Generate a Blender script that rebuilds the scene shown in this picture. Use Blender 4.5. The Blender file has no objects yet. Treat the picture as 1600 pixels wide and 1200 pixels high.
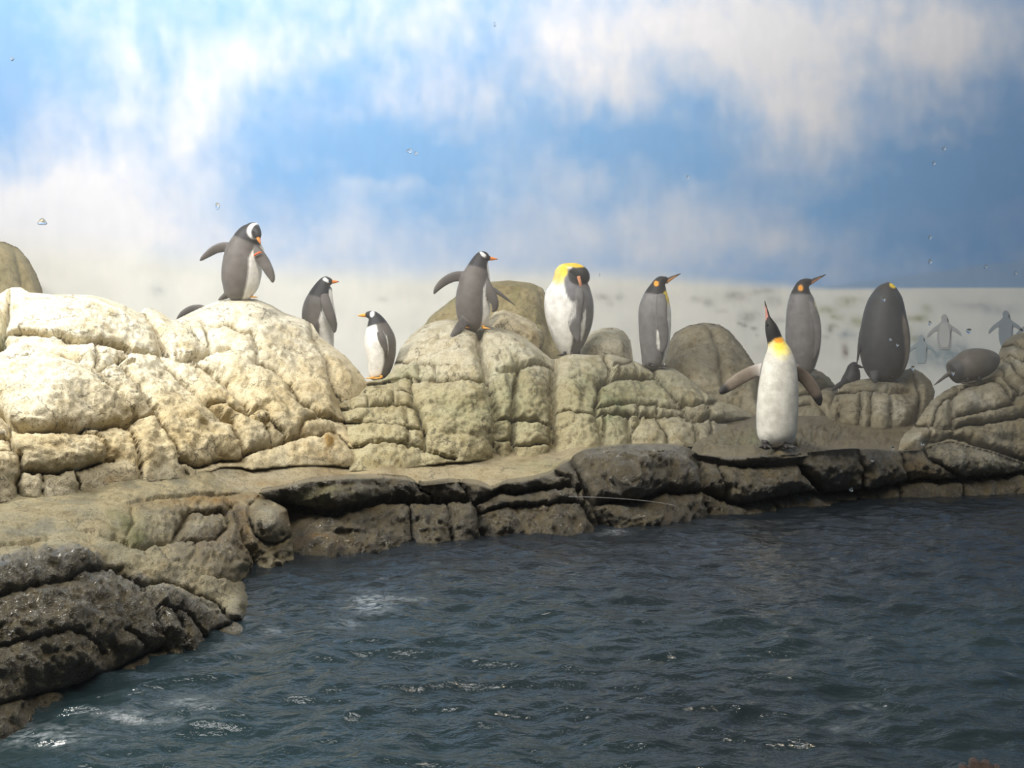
import bpy, bmesh, math, random
import numpy as np
from mathutils import Vector, Matrix, kdtree

random.seed(7)
np.random.seed(7)
SC = bpy.context.scene
COL = SC.collection

# ------------------------------------------------------------------ camera, world, lights, exposure
F = 1555.0                      # focal length in pixels of the 1600 x 1200 frame
EYE = np.array((0.0, 0.0, 1.08))
PITCH = math.atan(40.0 / F)
cam_data = bpy.data.cameras.new('camera')
cam_data.sensor_width = 36.0
cam_data.lens = F / 1600.0 * 36.0
cam_data.clip_start = 0.05
cam_data.clip_end = 100.0
cam = bpy.data.objects.new('camera', cam_data)
COL.objects.link(cam)
cam.location = EYE
cam.rotation_euler = (math.pi / 2 - PITCH, 0, 0)
SC.camera = cam

world = bpy.data.worlds.new('world')
SC.world = world
world.use_nodes = True
world.node_tree.nodes['Background'].inputs[0].default_value = (0.93, 0.96, 1.0, 1)
world.node_tree.nodes['Background'].inputs[1].default_value = 0.19

def area_light(name, loc, target, size_x, size_y, power, color=(1, 1, 1)):
    d = bpy.data.lights.new(name, 'AREA')
    d.shape = 'RECTANGLE'; d.size = size_x; d.size_y = size_y
    d.energy = power; d.color = color
    o = bpy.data.objects.new(name, d); COL.objects.link(o)
    o.location = loc
    o.rotation_euler = (Vector(target) - Vector(loc)).to_track_quat('-Z', 'Y').to_euler()
    return o

area_light('skylight_key', (-6.6, 4.6, 6.4), (-2.4, 7.6, 0.9), 0.8, 0.8, 620, (1.0, 0.95, 0.86))
area_light('skylight_wide', (-3.2, 3.6, 8.6), (-2.8, 12.0, 1.2), 9.0, 2.6, 1500, (1.0, 0.985, 0.975))
area_light('glint_fill', (1.2, 3.4, 6.6), (0.4, 6.6, 0.3), 0.09, 0.09, 135, (1.0, 0.82, 0.55))  # unseen lamp added for glints on the wet rock and front fill

vs = SC.view_settings
vs.view_transform = 'Standard'
vs.look = 'None'
vs.gamma = 1.0
vs.use_curve_mapping = False
vs.exposure = 0.0

# ------------------------------------------------------------------ helpers
CF = np.array((0, math.cos(PITCH), -math.sin(PITCH)))
CU = np.array((0, math.sin(PITCH), math.cos(PITCH)))
CR = np.array((1.0, 0, 0))

def rays(u, v):
    u = np.asarray(u, float); v = np.asarray(v, float)
    return ((u - 800) / F)[..., None] * CR + ((600 - v) / F)[..., None] * CU + CF

def P(u, v, Y):
    r = rays(u, v)
    return EYE + r * (np.asarray(Y, float) / r[..., 1])[..., None]

def proj(p):
    q = np.asarray(p, float) - EYE
    d = q @ CF
    return 800 + F * (q @ CR) / d, 600 - F * (q @ CU) / d

def lin(c):
    c = np.asarray(c, float) / 255.0
    return np.where(c <= 0.04045, c / 12.92, ((c + 0.055) / 1.055) ** 2.4)

_perm = np.random.RandomState(3).permutation(256)
_perm = np.concatenate([_perm, _perm, _perm])
_grad = np.random.RandomState(4).normal(size=(256, 3))
_grad /= np.linalg.norm(_grad, axis=1)[:, None]

def gnoise(p):
    p = np.asarray(p, float)
    i = np.floor(p).astype(int); f = p - i
    w = f * f * f * (f * (f * 6 - 15) + 10)
    out = 0
    for dx in (0, 1):
        for dy in (0, 1):
            for dz in (0, 1):
                h = _perm[(_perm[(_perm[(i[..., 0] + dx) & 255] + i[..., 1] + dy) & 255] + i[..., 2] + dz) & 255]
                g = _grad[h & 255]
                dd = f - np.array((dx, dy, dz))
                ww = (w[..., 0] if dx else 1 - w[..., 0]) * (w[..., 1] if dy else 1 - w[..., 1]) * (w[..., 2] if dz else 1 - w[..., 2])
                out = out + ww * (g * dd).sum(-1)
    return out * 1.6

def fbm(p, octaves=4, gain=0.5):
    p = np.asarray(p, float); a = 1.0; s = 0; tot = 0
    for k in range(octaves):
        s = s + a * gnoise(p * (2.03 ** k) + 17.3 * k); tot += a; a *= gain
    return s / tot * 1.3

def n2(u, v, scale, seed=0.0, octaves=4):
    u, v = np.broadcast_arrays(np.asarray(u, float), np.asarray(v, float))
    return fbm(np.stack([u / scale, v / scale, np.full(u.shape, seed)], -1), octaves)

def sstep(a, b, x):
    t = np.clip((x - a) / (b - a), 0, 1)
    return t * t * (3 - 2 * t)

def tag(o, label=None, cat=None, group=None, kind=None):
    if label: o['label'] = label
    if cat: o['category'] = cat
    if group: o['group'] = group
    if kind: o['kind'] = kind
    return o

def empty(name, loc=(0, 0, 0)):
    o = bpy.data.objects.new(name, None); COL.objects.link(o)
    o.location = loc; o.empty_display_size = 0.1
    return o

def link_mesh(name, me, mat, parent=None, smooth=True):
    o = bpy.data.objects.new(name, me); COL.objects.link(o)
    me.materials.clear(); me.materials.append(mat)
    if smooth:
        me.polygons.foreach_set('use_smooth', np.ones(len(me.polygons), bool))
    if parent is not None:
        o.parent = parent
        o.matrix_parent_inverse = Matrix.Translation(-Vector(parent.location))
    return o

def np_mesh(name, verts, faces):
    me = bpy.data.meshes.new(name)
    me.from_pydata([tuple(x) for x in np.asarray(verts, float)], [], [tuple(int(i) for i in f) for f in faces])
    me.update()
    return me

def set_color(me, name, rgb):
    a = me.color_attributes.new(name, 'FLOAT_COLOR', 'POINT')
    c = np.ones((len(me.vertices), 4), np.float32); c[:, :3] = rgb
    a.data.foreach_set('color', c.ravel())

def set_float(me, name, val):
    a = me.attributes.new(name, 'FLOAT', 'POINT')
    a.data.foreach_set('value', np.asarray(val, np.float32).ravel())

class NT:
    def __init__(self, name):
        self.m = bpy.data.materials.new(name); self.m.use_nodes = True
        self.t = self.m.node_tree; self.t.nodes.clear()
        self.out = self.add('ShaderNodeOutputMaterial')
    def add(self, kind, **kw):
        n = self.t.nodes.new(kind)
        for k, v in kw.items(): setattr(n, k, v)
        return n
    def ln(self, a, b): self.t.links.new(a, b)
    def bsdf(self, **kw):
        b = self.add('ShaderNodeBsdfPrincipled')
        for k, v in kw.items(): b.inputs[k].default_value = v
        self.ln(b.outputs[0], self.out.inputs[0])
        return b
    def noise(self, scale, detail=6, rough=0.6, vec=None):
        n = self.add('ShaderNodeTexNoise'); n.inputs['Scale'].default_value = scale
        n.inputs['Detail'].default_value = detail; n.inputs['Roughness'].default_value = rough
        if vec is not None: self.ln(vec, n.inputs['Vector'])
        return n
    def math(self, op, a, b=None, c=None):
        n = self.add('ShaderNodeMath', operation=op)
        for i, x in enumerate((a, b, c)):
            if x is None: continue
            if isinstance(x, (int, float)): n.inputs[i].default_value = x
            else: self.ln(x, n.inputs[i])
        return n.outputs[0]
    def ramp(self, fac, stops):
        r = self.add('ShaderNodeValToRGB')
        while len(r.color_ramp.elements) < len(stops): r.color_ramp.elements.new(0.5)
        for e, (p, c) in zip(r.color_ramp.elements, stops):
            e.position = p; e.color = (*c, 1) if len(c) == 3 else c
        self.ln(fac, r.inputs[0]); return r.outputs[0]
    def mul(self, a, b, fac=1.0, mode='MULTIPLY'):
        n = self.add('ShaderNodeMix', data_type='RGBA', blend_type=mode)
        n.inputs[0].default_value = fac
        self.ln(a, n.inputs[6])
        self.ln(b, n.inputs[7])
        return n.outputs[2]

def mat_rock():
    k = NT('painted_rockwork')
    co = k.add('ShaderNodeTexCoord').outputs['Object']
    col = k.add('ShaderNodeVertexColor', layer_name='tint')
    wet = k.add('ShaderNodeAttribute', attribute_name='wet').outputs['Fac']
    n0 = k.noise(4.5, 6, 0.65, co); n0.inputs['Distortion'].default_value = 0.8
    n1 = k.noise(20, 8, 0.7, co); n2_ = k.noise(75, 5, 0.7, co); n3 = k.noise(150, 3, 0.6, co)
    # hairline cracks: distance to the edges of a distorted cell pattern
    ad = k.add('ShaderNodeVectorMath', operation='MULTIPLY_ADD')
    k.ln(k.noise(9, 4, 0.6, co).outputs[1], ad.inputs[0]); ad.inputs[1].default_value = (0.16, 0.16, 0.16); k.ln(co, ad.inputs[2])
    vo = k.add('ShaderNodeTexVoronoi', feature='DISTANCE_TO_EDGE'); vo.inputs['Scale'].default_value = 3.6
    k.ln(ad.outputs[0], vo.inputs['Vector'])
    gate = k.math('GREATER_THAN', k.noise(3.1, 3, 0.5, co).outputs[0], 0.5)
    hair = k.math('MULTIPLY', k.math('LESS_THAN', vo.outputs[0], 0.014), gate)
    g0 = k.ramp(n0.outputs[0], [(0.34, (0.70, 0.63, 0.49)), (0.52, (1, 1, 1)), (0.75, (1.05, 1.06, 1.08))])
    g1 = k.ramp(n1.outputs[0], [(0.30, (0.52, 0.48, 0.40)), (0.47, (0.95, 0.94, 0.92)), (0.7, (1.1, 1.1, 1.1))])
    g2 = k.ramp(n2_.outputs[0], [(0.34, (0.40, 0.36, 0.29)), (0.46, (1, 1, 1)), (1.0, (1.08, 1.08, 1.08))])
    g3 = k.ramp(n3.outputs[0], [(0.36, (0.55, 0.52, 0.46)), (0.46, (1, 1, 1)), (1.0, (1.05, 1.05, 1.05))])
    c = k.mul(k.mul(k.mul(k.mul(col.outputs[0], g0, 0.8), g1, 0.85), g2, 0.8), g3, 0.7)
    hc = k.add('ShaderNodeMix', data_type='RGBA'); hc.inputs[7].default_value = (0.10, 0.085, 0.06, 1)
    k.ln(k.math('MULTIPLY', hair, 0.65), hc.inputs[0]); k.ln(c, hc.inputs[6])
    b = k.bsdf()
    k.ln(hc.outputs[2], b.inputs['Base Color'])
    rr = k.math('MULTIPLY_ADD', wet, -0.66, 0.88)
    rr2 = k.math('MULTIPLY_ADD', n2_.outputs[0], 0.16, k.math('SUBTRACT', rr, 0.09))
    k.ln(rr2, b.inputs['Roughness'])
    k.ln(k.math('MULTIPLY_ADD', wet, 0.6, 0.2), b.inputs['Specular IOR Level'])
    h = k.math('MULTIPLY_ADD', n2_.outputs[0], 0.55, k.math('MULTIPLY', n1.outputs[0], 0.9))
    h = k.math('MULTIPLY_ADD', n3.outputs[0], 0.22, h)
    h = k.math('MULTIPLY_ADD', hair, -0.35, h)
    bp = k.add('ShaderNodeBump'); bp.inputs['Distance'].default_value = 0.035
    k.ln(k.math('MULTIPLY_ADD', wet, 0.45, 0.55), bp.inputs['Strength'])
    k.ln(h, bp.inputs['Height']); k.ln(bp.outputs[0], b.inputs['Normal'])
    k.ln(k.math('MULTIPLY', k.math('MAXIMUM', k.math('SUBTRACT', wet, 0.3), 0.0), 1.3), b.inputs['Coat Weight'])
    b.inputs['Coat Roughness'].default_value = 0.09; b.inputs['Coat IOR'].default_value = 1.4
    k.ln(bp.outputs[0], b.inputs['Coat Normal'])
    return k.m

def mat_feather():
    k = NT('plumage')
    co = k.add('ShaderNodeTexCoord').outputs['Object']
    col = k.add('ShaderNodeVertexColor', layer_name='tint')
    n1 = k.noise(120, 4, 0.6, co); n2_ = k.noise(14, 4, 0.6, co)
    g = k.ramp(n1.outputs[0], [(0.3, (0.86, 0.86, 0.86)), (0.7, (1.08, 1.08, 1.08))])
    g2 = k.ramp(n2_.outputs[0], [(0.3, (0.74, 0.72, 0.70)), (0.7, (1.12, 1.11, 1.10))])
    b = k.bsdf(Roughness=0.55)
    b.inputs['Specular IOR Level'].default_value = 0.3
    b.inputs['Sheen Weight'].default_value = 0.08
    k.ln(k.mul(k.mul(col.outputs[0], g), g2), b.inputs['Base Color'])
    bp = k.add('ShaderNodeBump'); bp.inputs['Distance'].default_value = 0.004; bp.inputs['Strength'].default_value = 0.35
    k.ln(n1.outputs[0], bp.inputs['Height']); k.ln(bp.outputs[0], b.inputs['Normal'])
    return k.m

def mat_plain(name, rgb, rough=0.5, spec=0.4, var=0.2, scale=60):
    k = NT(name)
    n = k.noise(scale, 4, 0.6, k.add('ShaderNodeTexCoord').outputs['Object'])
    c0 = tuple(max(0, x * (1 - var)) for x in rgb); c1 = tuple(min(1, x * (1 + var)) for x in rgb)
    b = k.bsdf(Roughness=rough); b.inputs['Specular IOR Level'].default_value = spec
    k.ln(k.ramp(n.outputs[0], [(0.3, c0), (0.7, c1)]), b.inputs['Base Color'])
    return k.m

def mat_mural():
    k = NT('mural_paint')
    co = k.add('ShaderNodeTexCoord').outputs['Object']
    col = k.add('ShaderNodeVertexColor', layer_name='tint')
    mp = k.add('ShaderNodeMapping'); mp.inputs['Scale'].default_value = (1.0, 1.0, 0.35)
    k.ln(co, mp.inputs['Vector'])
    n = k.noise(9, 8, 0.7, mp.outputs[0])
    n3 = k.noise(60, 3, 0.6, co)
    g = k.ramp(n.outputs[0], [(0.3, (0.93, 0.945, 0.96)), (0.7, (1.05, 1.04, 1.03))])
    g3 = k.ramp(n3.outputs[0], [(0.3, (0.97, 0.97, 0.97)), (0.7, (1.03, 1.03, 1.03))])
    b = k.bsdf(Roughness=0.8); b.inputs['Specular IOR Level'].default_value = 0.15
    k.ln(k.mul(k.mul(col.outputs[0], g), g3), b.inputs['Base Color'])
    return k.m

def mat_water():
    k = NT('pool_water')
    co = k.add('ShaderNodeTexCoord').outputs['Object']
    mp = k.add('ShaderNodeMapping'); mp.inputs['Scale'].default_value = (0.75, 1.25, 1)
    k.ln(co, mp.inputs['Vector'])
    foam = k.add('ShaderNodeAttribute', attribute_name='foam').outputs['Fac']
    shal = k.add('ShaderNodeAttribute', attribute_name='shallow').outputs['Fac']
    n1 = k.noise(7, 5, 0.55, mp.outputs[0]); n1.inputs['Distortion'].default_value = 0.6
    n2_ = k.noise(26, 4, 0.55, mp.outputs[0])
    fn = k.noise(34, 6, 0.7, mp.outputs[0])
    fm = k.math('MULTIPLY', foam, k.math('MULTIPLY', k.math('SUBTRACT', fn.outputs[0], 0.42), 5.0))
    fmc = k.add('ShaderNodeClamp'); k.ln(fm, fmc.inputs[0])
    mx = k.add('ShaderNodeMix', data_type='RGBA')
    mx.inputs[6].default_value = (0.010, 0.013, 0.016, 1); mx.inputs[7].default_value = (0.015, 0.031, 0.036, 1)
    k.ln(shal, mx.inputs[0])
    m2 = k.add('ShaderNodeMix', data_type='RGBA'); m2.inputs[7].default_value = (0.55, 0.6, 0.64, 1)
    k.ln(mx.outputs[2], m2.inputs[6]); k.ln(fmc.outputs[0], m2.inputs[0])
    b = k.bsdf(Roughness=0.07, IOR=1.33)
    k.ln(m2.outputs[2], b.inputs['Base Color'])
    k.ln(k.math('MULTIPLY_ADD', fmc.outputs[0], 0.5, 0.07), b.inputs['Roughness'])
    h = k.math('MULTIPLY_ADD', n2_.outputs[0], 0.35, n1.outputs[0])
    bp = k.add('ShaderNodeBump'); bp.inputs['Distance'].default_value = 0.05; bp.inputs['Strength'].default_value = 0.4
    k.ln(h, bp.inputs['Height']); k.ln(bp.outputs[0], b.inputs['Normal'])
    return k.m

def mat_glass():
    k = NT('window_glass')
    tr = k.add('ShaderNodeBsdfTransparent'); tr.inputs[0].default_value = (0.985, 0.99, 0.985, 1)
    gl = k.add('ShaderNodeBsdfGlossy'); gl.inputs['Roughness'].default_value = 0.03
    fr = k.add('ShaderNodeFresnel'); fr.inputs[0].default_value = 1.2
    mx = k.add('ShaderNodeMixShader')
    k.ln(fr.outputs[0], mx.inputs[0]); k.ln(tr.outputs[0], mx.inputs[1]); k.ln(gl.outputs[0], mx.inputs[2])
    k.ln(mx.outputs[0], k.out.inputs[0])
    return k.m

def mat_drop():
    k = NT('water_drop')
    b = k.bsdf(Roughness=0.02, IOR=1.33)
    b.inputs['Transmission Weight'].default_value = 1.0
    b.inputs['Base Color'].default_value = (0.97, 0.98, 0.98, 1)
    return k.m

M = dict(rock=mat_rock(), feather=mat_feather(), mural=mat_mural(), water=mat_water(), glass=mat_glass(), drop=mat_drop(),
         orange_foot=mat_plain('orange_foot_skin', (0.72, 0.34, 0.05), 0.5),
         black_foot=mat_plain('black_foot_skin', (0.03, 0.028, 0.027), 0.5),
         eye=mat_plain('eye_black', (0.012, 0.01, 0.01), 0.12, 0.6),
         band=mat_plain('orange_band', (0.8, 0.12, 0.03), 0.4),
         skin=mat_plain('skin', (0.38, 0.25, 0.18), 0.5, 0.4, 0.12, 150),
         nail=mat_plain('nail', (0.5, 0.36, 0.29), 0.3, 0.5, 0.05),
         line=mat_plain('pale_line', (0.22, 0.22, 0.21), 0.4),
         floor=mat_plain('snowy_floor', (0.72, 0.70, 0.64), 0.85, 0.2, 0.1, 6),
         pool=mat_plain('pool_floor', (0.05, 0.11, 0.13), 0.7, 0.3, 0.2, 4))

# ------------------------------------------------------------------ back wall with its painted sky
MY = 12.6
def horizon(u):
    return np.interp(u, [-400, 0, 200, 420, 650, 900, 1100, 1300, 1600, 2000], [372, 378, 392, 420, 428, 424, 438, 452, 449, 446])

CLOUDS = [  # u, v, su, sv, amount
    (195, 90, 22, 110, .48), (105, 60, 40, 60, .22), (275, 150, 45, 70, .45), (285, 225, 26, 45, .5), (360, 70, 60, 60, .3),
    (365, 120, 40, 40, .4), (440, 95, 45, 35, .35), (560, 30, 90, 45, .45), (120, 250, 70, 90, .3), (60, 330, 130, 60, 1.0),
    (240, 330, 110, 60, .6), (180, 200, 60, 80, .2), (330, 190, 50, 70, .35), (470, 250, 55, 28, .35), (585, 170, 55, 28, .5),
    (650, 130, 40, 30, .35), (745, 145, 26, 24, .45), (700, 20, 45, 50, .45), (770, 180, 50, 30, .25), (760, 260, 30, 25, .25),
    (880, 60, 50, 70, .75), (950, 110, 50, 50, .6), (985, 145, 30, 22, .45), (1060, 40, 120, 60, .75), (1010, 30, 80, 40, .3),
    (1180, 60, 80, 70, .65), (1240, 150, 60, 55, .7), (1280, 190, 60, 35, .5), (1340, 120, 80, 90, .35), (1470, 90, 40, 70, .65),
    (1540, 50, 120, 60, .55), (1490, 225, 28, 14, .45), (1330, 40, 150, 50, .6), (1390, 220, 50, 50, .15), (1150, 330, 90, 50, .40),
    (1050, 370, 120, 40, .40), (840, 250, 40, 30, .3), (650, 400, 260, 40, .35), (940, 360, 60, 40, .30), (1240, 390, 120, 30, .30),
    (640, 290, 40, 13, .45), (555, 292, 30, 12, .35), (900, 282, 50, 18, .4), (1000, 262, 40, 15, .3), (690, 212, 30, 11, .25), (830, 335, 60, 22, .3), (540, 345, 60, 28, .4), (1235, 255, 50, 20, .4), (480, 185, 26, 16, .25), (930, 190, 30, 14, .2), (1060, 300, 40, 16, .2),
    (700, 330, 160, 50, .10), (40, 400, 90, 60, .6), (1310, 260, 30, 40, .25), (1095, 150, 18, 20, -.25), (510, 205, 50, 24, -.3), (540, 140, 40, 30, -.2), (425, 260, 50, 50, -.42),
    (620, 255, 70, 36, -.36), (720, 240, 40, 30, -.25), (960, 235, 80, 30, -.35), (1100, 265, 80, 30, -.25), (25, 100, 36, 80, -.35), (120, 150, 26, 50, -.15), (240, 150, 14, 90, -.2), (850, 175, 40, 30, -.2),
    (1450, 290, 130, 60, -.3), (1250, 300, 90, 40, -.25), (1360, 150, 25, 30, -.3), (1540, 340, 90, 60, -.25), (650, 330, 100, 40, -.2)]
SPOTS = [  # painted far-off rocks: u, v, su, sv, amount, kind
    (1150, 462, 16, 7, .45, 0), (1104, 474, 12, 6, .35, 0), (1172, 492, 15, 8, .4, 0), (1205, 470, 14, 8, .3, 0), (1190, 455, 18, 5, .3, 0),
    (1163, 505, 5, 4, .7, 0), (1176, 513, 4, 3, .7, 0), (1156, 502, 3, 3, .6, 0), (1180, 523, 3, 3, .5, 0), (1215, 500, 10, 6, .35, 0),
    (1290, 485, 16, 7, .5, 1), (1308, 497, 12, 5, .55, 1), (1325, 474, 14, 7, .4, 1), (1345, 505, 14, 8, .5, 1), (1300, 512, 10, 5, .4, 1),
    (1432, 500, 16, 6, .55, 1), (1447, 486, 9, 6, .45, 1), (1412, 518, 14, 6, .5, 1), (1330, 468, 20, 4, .3, 1), (1425, 530, 16, 6, .4, 1),
    (1325, 525, 16, 7, .5, 2), (1296, 517, 6, 7, .6, 0), (1317, 550, 5, 11, .75, 3), (1287, 530, 6, 4, .3, 0), (940, 466, 14, 5, .35, 0),
    (968, 462, 8, 4, .35, 0), (955, 473, 6, 4, .3, 0), (1085, 470, 8, 4, .25, 0), (1130, 485, 8, 4, .25, 0),
    (1480, 555, 38, 20, .6, 2), (1440, 545, 14, 22, .55, 2), (1420, 560, 20, 14, .35, 2), (1520, 560, 26, 14, .35, 2), (1560, 480, 50, 10, .2, 4),
    (1530, 478, 40, 6, .25, 4), (1230, 545, 8, 12, .3, 0), (1190, 545, 10, 10, .2, 0), (600, 470, 8, 4, .25, 0), (245, 455, 14, 10, .25, 4)]
SPOTCOL = [lin((128, 128, 124)), lin((150, 150, 98)), lin((128, 150, 160)), lin((120, 96, 92)), lin((150, 156, 166))]

def paint(u, v):
    wu = u + 26 * n2(u, v, 90, 1.0) + 9 * n2(u, v, 24, 2.0)
    wv = v + 26 * n2(u, v, 90, 5.0) + 9 * n2(u, v, 24, 6.0)
    c = np.full(u.shape, 0.10) + 0.16 * n2(u * 1.2, v, 130, 9.0, 5)
    for (a, b, su, sv, m) in CLOUDS:
        c = c + 0.66 * m * np.exp(-0.5 * (((wu - a) / su) ** 2 + ((wv - b) / sv) ** 2))
    # brush streaks: fine broken texture inside the clouds, drawn out downwards at the left
    c = c + 0.26 * n2(u * 1.0, v * 0.5, 30, 12.0, 4) * sstep(-0.05, 0.4, c) * (1 - 0.75 * sstep(200, 330, v)) + 0.16 * n2(u, v * 1.15, 58, 14.0, 4) + 0.06 * n2(u, v, 14, 13.0, 3)
    hz = horizon(u)
    c = c + 0.26 * sstep(100, 0, hz - v) * sstep(1100, 300, u) + 0.10 * sstep(110, 0, hz - v)
    c = np.clip(c, 0, 1) ** 1.0
    blue = lin((122, 178, 230)) * np.ones(u.shape + (3,))
    deep = lin((104, 160, 212))
    k = (sstep(1150, 1600, u) * 0.7)[..., None]
    blue = blue * (1 - k) + deep * k
    lav = lin((168, 192, 226))
    kl = (0.35 * sstep(-0.1, 0.5, n2(u, v, 160, 21.0)))[..., None]
    blue = blue * (1 - kl) + lav * kl
    white = lin((238, 236, 240)) * np.ones(u.shape + (3,))
    col = blue + (white - blue) * (c ** 1.1)[..., None]
    # pale band above the snow line at the right
    bl = np.interp(u, [1180, 1300, 1600, 2000], [452, 446, 405, 350])
    m = sstep(-2, 3, v - bl) * sstep(1180, 1330, u)
    band = lin((146, 176, 204))
    col = col + (band - col) * (0.65 * m)[..., None]
    # snow field
    soft = np.interp(u, [0, 300, 900, 1200, 1330, 1600], [46, 30, 20, 12, 2.5, 1.5])
    hs = sstep(-1, 1, (v + 4 * n2(u, v, 40, 31.0) * sstep(1300, 1000, u) - hz) / soft)
    snow = lin((242, 239, 228)) * np.ones(u.shape + (3,))
    sv_ = 0.10 * n2(u * .5, v, 40, 33.0)
    snow = snow * (1 + sv_[..., None])
    for (a, b, su, sv, mm, kd) in SPOTS:
        w = mm * np.exp(-((((wu * .35 + u * .65) - a) / su) ** 2 + (((wv * .35 + v * .65) - b) / sv) ** 2)) 
        w = np.clip(w * (1.25 + 0.9 * n2(u, v, 9, kd + 40.0, 3)), 0, 0.9)
        snow = snow + (SPOTCOL[kd] - snow) * w[..., None]
    return col + (snow - col) * hs[..., None]

def build_mural():
    us = np.concatenate([np.arange(-420, -20, 12), np.arange(-20, 1620, 3.6), np.arange(1620, 2030, 12)])
    vv = np.concatenate([np.arange(-130, -20, 10), np.arange(-20, 640, 3.6), np.arange(640, 720, 16)])
    U, V = np.meshgrid(us, vv)
    X = P(U, V, np.full(U.shape, MY))
    n, m = U.shape
    idx = np.arange(n * m).reshape(n, m)
    fa = np.stack([idx[:-1, :-1], idx[1:, :-1], idx[1:, 1:], idx[:-1, 1:]], -1).reshape(-1, 4)
    col = paint(U, V).reshape(-1, 3)
    vs_ = X.reshape(-1, 3)
    # a real wall: the painted face, its edges and a rear face 0.25 m behind
    b = np.concatenate([idx[0, :], idx[1:, -1], idx[-1, -2::-1], idx[-2:0, 0]])
    nb = len(b); back = vs_[b].copy(); back[:, 1] += 0.25
    o = len(vs_)
    side = [(b[i], b[(i + 1) % nb], o + (i + 1) % nb, o + i) for i in range(nb)]
    me = np_mesh('wall_back', np.concatenate([vs_, back]), [tuple(f) for f in fa] + side + [tuple(range(o, o + nb))])
    set_color(me, 'tint', np.clip(np.concatenate([col, col[b]]), 0, 1))
    w = link_mesh('wall_back', me, M['mural'])
    return tag(w, 'back wall painted as a cloudy blue sky over a snow field', kind='structure')

wall_back = build_mural()

def slab(name, outline_px, rgb_px, th=0.012, holes=()):
    """flat painted figure a few millimetres proud of the wall"""
    pts = np.array([P(a, b, MY) for a, b in outline_px])
    f = pts.copy(); f[:, 1] -= th
    n = len(pts)
    bm = bmesh.new()
    a = [bm.verts.new(x) for x in f]; c = [bm.verts.new(x) for x in pts]
    bm.faces.new(a)
    for i in range(n): bm.faces.new((a[i], c[i], c[(i + 1) % n], a[(i + 1) % n]))
    bmesh.ops.triangulate(bm, faces=bm.faces[:1])
    bmesh.ops.recalc_face_normals(bm, faces=bm.faces)
    me = bpy.data.meshes.new(name); bm.to_mesh(me); bm.free()
    set_color(me, 'tint', lin(rgb_px))
    return link_mesh(name, me, M['mural'], wall_back, smooth=False)

def painted_penguin(u, v, s, body, belly, label):
    o = [(0, -31), (3, -30), (5, -26), (4, -21), (7, -17), (12, -13), (20, -8), (26, -1), (27, 3), (22, 0), (15, -5), (10, -6), (11, 4), (10, 16), (7, 24),
         (-7, 24), (-10, 16), (-11, 4), (-10, -6), (-15, -5), (-22, 1), (-27, 5), (-26, 0), (-20, -7), (-12, -13), (-7, -17), (-4, -21), (-5, -26), (-3, -30)]
    p = slab('painted_penguin', [(u + a * s, v + b * s) for a, b in o], body)
    p['label'] = label
    if belly is not None:
        q = [(0, -19), (5, -15), (7.5, -4), (8, 6), (7, 15), (4, 21), (-4, 21), (-7, 15), (-8, 6), (-7.5, -4), (-5, -15)]
        e = slab('belly', [(u + a * s, v + b * s) for a, b in q], belly, 0.02)
        e.parent = p
painted_penguin(1475, 522, 1.0, (186, 186, 183), (208, 206, 199), 'pale grey penguin painted with spread flippers')
painted_penguin(1571, 516, 1.0, (156, 165, 170), None, 'blue grey penguin painted at right')
painted_penguin(1612, 521, 0.95, (162, 169, 173), None, 'painted penguin cut by the picture edge')
painted_penguin(1439, 548, 0.8, (172, 182, 184), None, 'faint blue painted penguin')

def plain_wall(name, x0, x1, y0, y1, z0, z1, rgb, mat, label, kind='structure'):
    bm = bmesh.new()
    bmesh.ops.create_cube(bm, size=1)
    for q in bm.verts:
        q.co = Vector((x0 if q.co.x < 0 else x1, y0 if q.co.y < 0 else y1, z0 if q.co.z < 0 else z1))
    me = bpy.data.meshes.new(name); bm.to_mesh(me); bm.free()
    if rgb is not None: set_color(me, 'tint', lin(rgb))
    return tag(link_mesh(name, me, mat, smooth=False), label, kind=kind)

plain_wall('wall_left', -9.9, -9.7, 3.0, 12.6, -0.9, 6.4, (200, 215, 232), M['mural'], 'left side wall painted pale sky blue')
plain_wall('wall_right', 9.7, 9.9, 3.0, 12.6, -0.9, 6.4, (110, 160, 205), M['mural'], 'right side wall painted sky blue')
plain_wall('floor', -9.7, 9.7, 8.9, 12.58, -0.9, 0.30, None, M['floor'], 'pale snowy floor between the rocks and the painted wall')
plain_wall('pool_floor', -9.7, 9.7, 1.45, 8.9, -1.0, -0.9, None, M['pool'], 'blue green floor of the pool under the water')

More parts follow.
